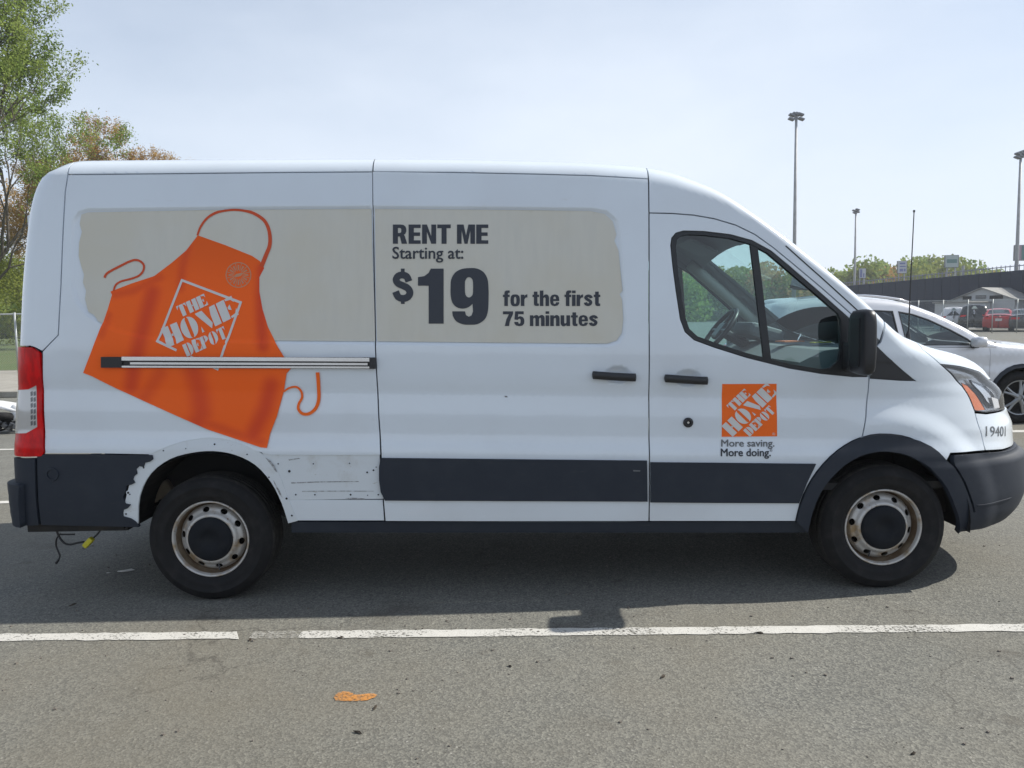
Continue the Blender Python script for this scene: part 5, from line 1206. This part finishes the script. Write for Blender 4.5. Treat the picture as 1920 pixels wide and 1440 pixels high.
def car(name, label, kind, paint, loc, rz, det=True, group=None, plate=False):
    K = KIND[kind]; sx = K['yc']; root = empty(name, (0, 0, 0), 0, label, 'car', group)
    S = Skin(Curve1(K['base']), Curve1(K['top']), (lambda x: .085), Curve1(K['xr']), Curve1(K['xf']), sx, 2.4, 5.0, 2.6, 4.0, 5.3, .20, crown=lambda x: .05 + .05 * sstep(K['ws'][0], K['ws'][1], x) * (1 - sstep(K['ws'][1], K['ws'][1] + .3, x)))
    gu, gv = (.08, .04) if det else (.25, .12)
    def pl(nm, lp, mt_, par=root, **k):
        return panel(nm, S, lp, mt_, par, gu=gu, gv=gv, gap=k.pop('gap', .003), step=.06 if det else .15, **k)
    UR = S.xr(.7) + .20 - .20 * PI / 2; UC = UR - (sx - .20 - .02); belt = Curve1(K['belt']); wr = K['wr']; ar = wr + .055
    def arc(ax, r, a0, a1, n=14): return [(ax + r * math.cos(a0 + (a1 - a0) * i / n), wr + r * math.sin(a0 + (a1 - a0) * i / n)) for i in range(n + 1)]
    zb = .30; al = math.asin((zb - wr) / ar) if zb < wr else 0; a_, f_ = K['ax']
    bl = lambda x0, x1, n=6: [(x0 + (x1 - x0) * i / n, belt(x0 + (x1 - x0) * i / n)) for i in range(n + 1)]
    pl('quarter_panel', [(UR, zb)] + arc(a_, ar, PI - al, al) + [(a_ + ar + .03, zb), (a_ + ar + .02, .6), (1.32, .85)] + bl(1.30, .12) + [(UR, belt(.1))], paint)
    pl('rear_door', [(a_ + ar + .03, zb), (2.12, zb)] + bl(2.10, 1.30) + [(1.32, .85), (a_ + ar + .02, .6)], paint)
    fd = pl('front_door', [(2.12, zb), (f_ - ar - .06, zb), (3.20, .5), (3.22, .8)] + bl(3.22, 2.10), paint)
    hz = belt(3.4) - .12
    pl('front_fender', [(f_ - ar - .06, zb)] + arc(f_, ar, PI - al, al) + [(f_ + ar + .02, zb), (4.12, .62), (4.12, hz - .05)] + [(x_, S.vmax(x_) - 1e-3) for x_ in (4.1, 3.9, 3.7, 3.5, 3.36)] + [(3.30, belt(3.3)), (3.22, belt(3.22)), (3.22, .8), (3.20, .5)], paint)
    pl('headlamp', [(4.14, hz - .16), (4.9, hz - .22), (4.9, hz - .10), (4.14, hz - .04)], M['lampdark'])
    pl('front_bumper', [(f_ + ar + .02, .22), (5.3, .22), (5.3, hz - .02), (4.92, hz - .02), (4.92, hz - .24), (4.14, hz - .18), (4.12, .62)], paint)
    pl('grille', [(4.95, hz - .2), (5.3, hz - .2), (5.3, hz), (4.95, hz)], M['black'], off=.006)
    side = [(x_, belt(x_) + .003) for x_ in (.12, .6, 1.2, 2.0, 2.8, 3.2)] + [(K['ws'][1] + .1, belt(3.3) + .002)]
    us = [UR + .12 + (K['ws'][1] - UR - .06) * (1 - i / 16) for i in range(17)]
    tp_ = [(u_, S.vmax(u_) - 1e-3) for u_ in us]
    wl_ = [w_[1] for w_ in K['win']]
    rs_ = pl('roof_side', side + tp_ + ([(UR, S.vmax(UR) - .1), (UR, belt(.1))] if kind == 'suv' else []), paint, holes=wl_)
    for nm, lp in K['win']:
        gw = pl('window_glass', lp, M[nm], rs_, off=-.008, gap=-.002, flange=0, rnd=False)
        o_ = offset_loop(lp if area(lp) > 0 else lp[::-1], -.016)
        pl('window_trim', o_, M['black'], rs_, holes=[lp], off=.003, gap=0)
    w0, w1 = K['ws']
    cap('windshield', S, w0, w1, -.9, .9, M['carglass'], root, 10, 8); cap('pillar', S, w0, w1, -1, -.9, paint, root, 10, 1); cap('pillar', S, w0, w1, .9, 1, paint, root, 10, 1)
    cap('hood', S, w1, 5.3, -1, 1, paint, root, 18, 8)
    if kind == 'suv':
        cap('roof', S, UR + .14, w0, -1, 1, paint, root, 12, 8)
        tg = pl('tailgate', [(UR, .55), (UR, 1.5), (UC, 1.5), (UC, .55)], paint)
        pl('rear_window', [(UR - .08, 1.12), (UR - .10, 1.46), (UC, 1.46), (UC, 1.12)], M['privacy'], tg, off=.006)
        pl('tail_lamp', [(UR + .16, .95), (UR + .18, 1.08), (UR - .15, 1.08), (UR - .15, .97)], M['redlens'], off=.008)
    else:
        b0, b1 = K['bw']; cap('trunk_lid', S, UR + .1, b0, -1, 1, paint, root, 6, 8); cap('rear_window', S, b0, b1, -.88, .88, M['carglass'], root, 8, 8); cap('pillar', S, b0, b1, -1, -.88, paint, root, 8, 1); cap('pillar', S, b0, b1, .88, 1, paint, root, 8, 1); cap('roof', S, b1, w0, -1, 1, paint, root, 6, 8)
        pl('rear_panel', [(UR, .52), (UR, 1.01), (UC, 1.01), (UC, .52)], paint); pl('tail_lamp', [(UR + .12, .80), (UR + .12, .93), (UR - .35, .92), (UR - .35, .80)], M['redlens'], off=.008)
    rb = pl('rear_bumper', [(UR, .25), (UR, .52), (UC, .52), (UC, .25)], paint if kind == 'sedan' else M['plastic'], off=.02)
    pl('rocker_trim', [(a_ + ar, .20), (f_ - ar, .20), (f_ - ar - .02, zb - .004), (a_ + ar + .02, zb - .004)], M['plastic'], off=.004)
    if kind == 'suv':
        for c_ in (a_, f_): pl('wheel_arch_trim', arc(c_, ar + .05, PI - al, al) + arc(c_, ar - .004, al, PI - al), M['plastic'], off=.010, gap=0)
    m_ = MB(); m_.box((2.3, sx, .34), (2.3, 1.5, .16)); m_.box((a_, sx, .6), (.9, .9, .3)); m_.box((f_, sx, .6), (.9, .9, .3)); m_.build('underbody', M['dark'], root)
    for ax_ in (a_, f_):
        for sg in (0, 1):
            V = []
            for j in range(17):
                a = PI * j / 16; V += [Vector((ax_ + (ar + .02) * math.cos(a), y_ if not sg else 2 * sx - y_, wr + (ar + .02) * math.sin(a))) for y_ in (.03, .35)]
            mesh_obj('wheel_well', V, [(2 * j, 2 * j + 1, 2 * j + 3, 2 * j + 2) for j in range(16)] + [tuple(2 * j + 1 for j in range(17))], M['dark'], root)
    m_ = MB()
    for yy in (.48, 2 * sx - .48): m_.box((2.05, yy, .95), (.16, .48, .62), Matrix.Rotation(-.2, 3, 'Y'), bev=.05); m_.box((1.98, yy, 1.32), (.09, .26, .17), bev=.03)
    m_.box((1.15, sx, .92), (.2, 1.2, .6), bev=.05); m_.box((3.0, sx, .90), (.5, 1.4, .22), bev=.04); m_.build('seats', M['interior'], root)
    w_ = alloy_wheel(wr); w_.parent = root; first = True
    for ax_ in (a_, f_):
        for sg in (0, 1):
            o = w_ if first else copy_tree(w_, root); first = False
            o.location = (ax_, .045 if not sg else 2 * sx - .045, wr); o.rotation_euler = (0, ax_, PI if sg else 0)
    for sg in (0, 1):
        yy = -.13 if not sg else 2 * sx + .13; zz = belt(3) + .075
        m_ = MB(); m_.box((2.98, yy, zz), (.14, .22, .14), bev=.045); mo = m_.build('side_mirror', paint, root, smooth=True)
        m_ = MB(); m_.box((3.0, .02 if not sg else 2 * sx - .02, zz - .06), (.08, .14, .05), bev=.015); m_.build('mirror_arm', M['black'], mo)
    if K['rails']:
        for sg in (0, 1):
            pts_ = []
            for i in range(11):
                x_ = .75 + 1.55 * i / 10; y_ = S.P(x_, S.vmax(x_)).y + .02; z_ = S.ztop(x_) + .045 * math.sin(PI * min(1, .12 + i / 10 * .76) ) ** .4
                pts_.append((x_, y_ if not sg else 2 * sx - y_, z_))
            m_ = MB(); m_.tube(pts_, .016, 6); m_.build('roof_rail', M['chrome'], root, smooth=True)
    if plate:
        m_ = MB(); m_.box((S.xr(.75) - .03, sx, .76), (.02, .36, .16)); m_.build('number_plate', M['white_vinyl'], root)
    root.location = loc; root.rotation_euler = (0, 0, rz); return root
def carpaint(n, c, met=0.0): return mat(n, c, .25, metal=met, coat=.6)
silver = carpaint('pearl_white', (.62, .63, .66), .15); cwhite = carpaint('car_white', (.70, .71, .72)); cblack = carpaint('car_black', (.015, .016, .018)); cred = carpaint('car_red', (.38, .02, .02)); cgrey = carpaint('car_dark_grey', (.05, .052, .056))
car('parked_suv', 'pearl-white crossover with roof rails parked just beyond the van nose', 'suv', silver, (4.88, 6.15, 0), 0)
car('parked_sedan', 'white sedan seen through the van cab window', 'sedan', cwhite, (.2, 9.2, 0), 0, det=False)
car('parked_sedan', 'dark red sedan beyond the white sedan, glimpsed through the cab window', 'sedan', cred, (-1.0, 12.1, 0), 0, det=False)
def rear_view(px_, D, half): q = gp(px_, D); return (q.x - half, q.y, 0)
G = 'cars parked behind the right-hand fence'
def facing(name, label, kind, p, px_, D, sc=1.0, plate=False):
    r = car(name, label, kind, p, (0, 0, 0), 0, det=False, group=G, plate=plate); q = gp(px_, D); yc = KIND[kind]['yc']
    a_ = PI / 2 - .56; r.rotation_euler = (0, 0, a_); r.scale = (sc, sc, sc); r.location = (q.x + yc * sc * math.sin(a_), q.y - yc * sc * math.cos(a_), 0); return r
facing('parked_suv', 'white crossover left of the black one behind the fence', 'suv', cwhite, 1787, 57)
facing('parked_suv', 'black crossover with its tailgate towards us behind the fence', 'suv', cblack, 1826, 55, 1.08)
facing('parked_sedan', 'red sedan with a pale number plate behind the fence', 'sedan', cred, 1872, 53, 1.08, True)
facing('parked_sedan', 'dark grey sedan at the right edge behind the fence', 'sedan', cgrey, 1922, 52, 1.05)

# ------------------------------------------------------------------ broken parts at far left
q = on_ground(12, 812); rt = empty('salvage_heap', (q.x, q.y, 0), 0, 'heap of broken white and black vehicle parts on the asphalt at left edge', 'wreckage')
def blob(nm, c, d, mt_, seed, par, rot=0.0, flat=.5):
    bm = bmesh.new(); bmesh.ops.create_icosphere(bm, subdivisions=3, radius=1); rg_ = random.Random(seed); ph = [rg_.uniform(0, 6) for _ in range(6)]
    for v in bm.verts:
        k = 1 + .12 * math.sin(3 * v.co.x + ph[0]) + .10 * math.sin(4 * v.co.y + ph[1]) + .08 * math.sin(5 * v.co.z + ph[2]); s_ = 1 if v.co.z > -.3 else .5
        v.co = Vector((v.co.x * d[0] * k, v.co.y * d[1] * k, v.co.z * d[2] * k * s_))
    bmesh.ops.rotate(bm, verts=bm.verts, cent=(0, 0, 0), matrix=Matrix.Rotation(rot, 3, 'Y')); bmesh.ops.translate(bm, verts=bm.verts, vec=c)
    me_ = bpy.data.meshes.new(nm); bm.to_mesh(me_); bm.free(); me_.polygons.foreach_set('use_smooth', [True] * len(me_.polygons)); me_.materials.append(mt_); o = bpy.data.objects.new(nm, me_); link(o, par); return o
wp = mat('white_bodywork', (.72, .72, .72), .35, coat=.3)
blob('white_panel', (-.16, -.12, .17), (.16, .05, .20), wp, 1, rt, .2); blob('white_panel', (.02, .15, .36), (.30, .20, .07), wp, 2, rt, .25); blob('white_panel', (.20, 0, .24), (.12, .06, .16), wp, 3, rt, -.35); blob('white_panel', (-.5, .1, .25), (.25, .15, .2), wp, 4, rt)
m = MB(); rg = random.Random(4)
for i in range(26):
    p0 = Vector((rg.uniform(-.25, .35), rg.uniform(-.12, .25), rg.uniform(.02, .34))); p1 = p0 + Vector((rg.uniform(-.2, .2), rg.uniform(-.1, .1), rg.uniform(-.12, .12))); p1.z = max(.02, p1.z); m.tube([p0, (p0 + p1) / 2 + Vector((0, 0, rg.uniform(-.02, .03))), p1], rg.uniform(.006, .02), 6)
m.build('twisted_frame', M['black'], rt)
m = MB()
for i in range(9): m.box((rg.uniform(-.2, .3), rg.uniform(-.05, .2), rg.uniform(.05, .26)), (rg.uniform(.05, .16), .08, rg.uniform(.04, .12)), Matrix.Rotation(rg.uniform(-1, 1), 3, 'Y'), bev=.01)
m.build('mechanical_parts', M['lampdark'], rt)
m = MB(); m.lathe([(.10, -.04), (.17, -.05), (.20, 0), (.17, .05), (.10, .04)], 28); wq = m.build('loose_tyre', M['rubber'], rt, smooth=True); wq.location = (-.02, -.02, .2); wq.rotation_euler = (1.1, 0, .4)

# ------------------------------------------------------------------ far right: screen, signs, poles, shed
M['screen'] = mat('dark_windscreen_fabric', (.016, .024, .046), .85, noise=[(.4, (.024, .033, .058), .4, .7, (1, 1, 4))]); M['steel'] = mat('painted_pole', (.36, .37, .38), .55, noise=[(3, (.28, .28, .28), .4, .7, ONE)])
P1 = gp(1560, 106); P2 = gp(2040, 60); dv = (P2 - P1); Ln = dv.length; ang = math.atan2(dv.y, dv.x)
sr = empty('stadium_screen', P1, ang, 'long dark screen wall with a picket rail across the far right', 'wall')
n = 30; seg = Ln / n; zt0, zt1 = 5.6, 5.6
pm = None
for i in range(n):
    if pm is None:
        m = MB(); m.box((seg / 2, 0, 2.45), (seg - .06, .12, 4.9), bev=.02); pm = m.build('screen_panel', M['screen'], sr); o = pm
    else: o = pm.copy(); COL.objects.link(o)
    o.location = (i * seg, .03 * (i % 2), 0)
m = MB()
for i in range(int(Ln / .62)): m.box((i * .62, 0, 5.15), (.05, .05, .55 + .1 * (i % 3 == 0)))
m.tube([(0, 0, 5.3), (Ln, 0, 5.3)], .04, 6); tag(m.build('picket_rail', mat('rail_paint', (.24, .24, .30), .6), sr), kind='stuff')
def lamp_pole(label, px_, py_top, D, heads, w_px):
    q = gp(px_, D); top = at_y(px_, py_top, q.y); r = empty('light_pole', (top.x, top.y, 0), 0, label, 'light pole', 'tall lot light poles'); H = top.z; s_ = D / FPX
    m_ = MB(); m_.tube([(0, 0, 0), (0, 0, H * .5), (0, 0, H)], [.20, .16, .11], 10); m_.build('pole', M['steel'], r, smooth=True)
    m_ = MB()
    for (dx, dz) in heads: m_.tube([(0, 0, H - .1), (dx * s_ * .6, 0, H + dz * s_ * .5)], .05, 6)
    m_.build('cross_arm', M['steel'], r); hm = None
    for (dx, dz) in heads:
        if hm is None:
            m_ = MB(); m_.box((0, 0, 0), (.52, .5, .17), Matrix.Rotation(.35, 3, 'Y'), bev=.03); m_.box((0, 0, -.09), (.40, .38, .04), Matrix.Rotation(.35, 3, 'Y')); hm = m_.build('lamp_head', M['lampdark'], r); o = hm
        else: o = hm.copy(); COL.objects.link(o)
        o.location = (dx * s_, 0, H + dz * s_)
    return r
lamp_pole('tallest light pole with a six-lamp crown behind the van windshield', 1493, 220, 72, [(-9, -3), (9, -3), (-8, 4), (8, 5), (-2, 6), (3, 6)], 26)
lamp_pole('thin distant light pole above the pearl-white crossover roof', 1605, 395, 112, [(-3, 0), (3, 2), (-2, -4), (3, -2)], 10)
lamp_pole('light pole with twin lamp rows at the right edge', 1914, 292, 76, [(-6, -3), (0, -1), (6, 1), (-5, 3), (1, 5), (7, 7)], 16)
q = at_y(1806, 498, 78); m = MB(); m.tube([(0, 0, 0), (0, 0, q.z)], .14, 8); o = m.build('utility_post', M['steel']); o.location = (q.x, q.y, 0); tag(o, 'plain grey post standing in front of the dark screen wall', 'post')
def board(label, x0, y0, x1, y1, D, face, lines=None, post_y=560):
    Y = D - CD; a = at_y(x0, y1, Y); b = at_y(x1, y0, Y); c = (a + b) / 2; W, H = b.x - a.x, b.z - a.z
    r = empty('billboard', (c.x, Y, 0), 0, label, 'sign', 'advertising boards above the screen wall')
    m_ = MB(); m_.box((0, 0, c.z), (W, .35, H), bev=.02); m_.build('board', M['lampdark'], r)
    m_ = MB(); m_.box((-.03 * W, -.19, c.z), (W * .93, .03, H * .94)); m_.build('face', face, r)
    for dx in (-.3, .3): m_ = MB(); m_.tube([(dx * W, .05, 0), (dx * W, .05, c.z - H / 2 + .05)], .10, 8); m_.build('post', M['steel'], r)
    if lines:
        for (u0, v0, u1, v1, mt_) in lines: m_ = MB(); m_.box(((u0 + u1 - 1) / 2 * W * .93 - .03 * W, -.215, c.z + ((v0 + v1 - 1) / 2) * H), ((u1 - u0) * W * .93, .02, (v1 - v0) * H)); m_.build('printed_block', mt_, r)
bl_ = mat('blue_print', (.16, .18, .36), .6); pg = mat('pale_board', (.46, .48, .50), .6); gb_ = mat('green_grey_board', (.36, .42, .41), .6); pk = mat('dusty_pink_board', (.34, .25, .30), .6); gn = mat('dark_teal', (.10, .20, .19), .6)
board('small pale board nearest the thin distant pole', 1610, 503, 1623, 522, 120, pg, [(.1, .1, .45, .9, bl_), (.6, .1, .8, .5, bl_)])
board('white board with rows of blue print left of the van antenna', 1682, 489, 1700, 513, 118, pg, [(.2, .72, .85, .86, bl_), (.2, .5, .9, .6, bl_), (.2, .15, .6, .38, bl_), (.68, .15, .9, .38, bl_)])
board('wide grey-green board standing above the tree line', 1771, 478, 1797, 502, 105, gb_, [(.1, .36, .9, .66, gn)])
board('pink and teal board cut by the right edge of the picture', 1901, 459, 1932, 489, 92, pk, [(.42, .05, 1.0, .95, gn)])
# shed
q = gp(1840, 66); a = .62; sh = empty('low_shed', q, a, 'low pale shed with a gabled end and long grey roof behind the fence', 'shed')
M['siding'] = mat('pale_siding', (.50, .51, .52), .7, noise=[(1, (.44, .45, .46), .4, .7, (1, 1, 8))]); M['shedroof'] = mat('grey_roofing', (.27, .27, .26), .85, noise=[(2, (.22, .22, .21), .4, .7, ONE)])
GW, GL, WH, PH = 5.0, 13.0, 2.35, 3.35
m = MB(); m.add([(0, -GW / 2, 0), (0, GW / 2, 0), (0, GW / 2, WH), (0, 0, PH), (0, -GW / 2, WH), (GL, -GW / 2, 0), (GL, GW / 2, 0), (GL, GW / 2, WH), (GL, 0, PH), (GL, -GW / 2, WH)], [(0, 4, 3, 2, 1), (5, 6, 7, 8, 9), (0, 5, 9, 4), (1, 2, 7, 6)]); m.build('wall', M['siding'], sh)
for sg in (-1, 1):
    m = MB(); ov = .25; p = [(-ov, 0, PH + .06), (GL + ov, 0, PH + .06), (GL + ov, sg * (GW / 2 + ov), WH - .04), (-ov, sg * (GW / 2 + ov), WH - .04)]; m.add(p + [(x_, y_, z_ - .08) for x_, y_, z_ in p], [(0, 1, 2, 3), (7, 6, 5, 4), (0, 3, 7, 4), (1, 5, 6, 2), (3, 2, 6, 7)]); m.build('roof', M['shedroof'], sh)
for yy, ww in ((-1.1, 1.0), (1.2, .7)): m = MB(); m.box((-.03, yy, 2.55), (.08, ww, .28)); m.build('vent', M['black'], sh)
m = MB(); m.box((-.05, .1, 2.6), (.06, .8, .3)); m.build('fascia_sign', M['lampdark'], sh)
q = gp(1782, 64); an = empty('lean_to', q, .62, 'low flat-roofed annex left of the gabled shed', 'shed')
m = MB(); m.box((2.0, 0, 1.05), (4.0, 2.6, 2.1)); m.build('wall', M['siding'], an); m = MB(); m.box((2.0, 0, 2.17), (4.3, 2.9, .12), bev=.02); m.build('roof', M['shedroof'], an)

# ------------------------------------------------------------------ thin spring haze
hm = bpy.data.materials.new('haze_air'); hm.use_nodes = True; ht = hm.node_tree; ht.nodes.clear()
ho = ht.nodes.new('ShaderNodeOutputMaterial'); hv = ht.nodes.new('ShaderNodeVolumePrincipled'); hv.inputs['Color'].default_value = (.86, .90, .95, 1); hv.inputs['Density'].default_value = .0007; hv.inputs['Anisotropy'].default_value = .2
ht.links.new(hv.outputs[0], ho.inputs['Volume'])
m = MB(); m.box((0, 180, 11.5), (660, 500, 25)); tag(m.build('haze', hm), 'thin pale haze in the air over the lot', 'haze', kind='stuff')
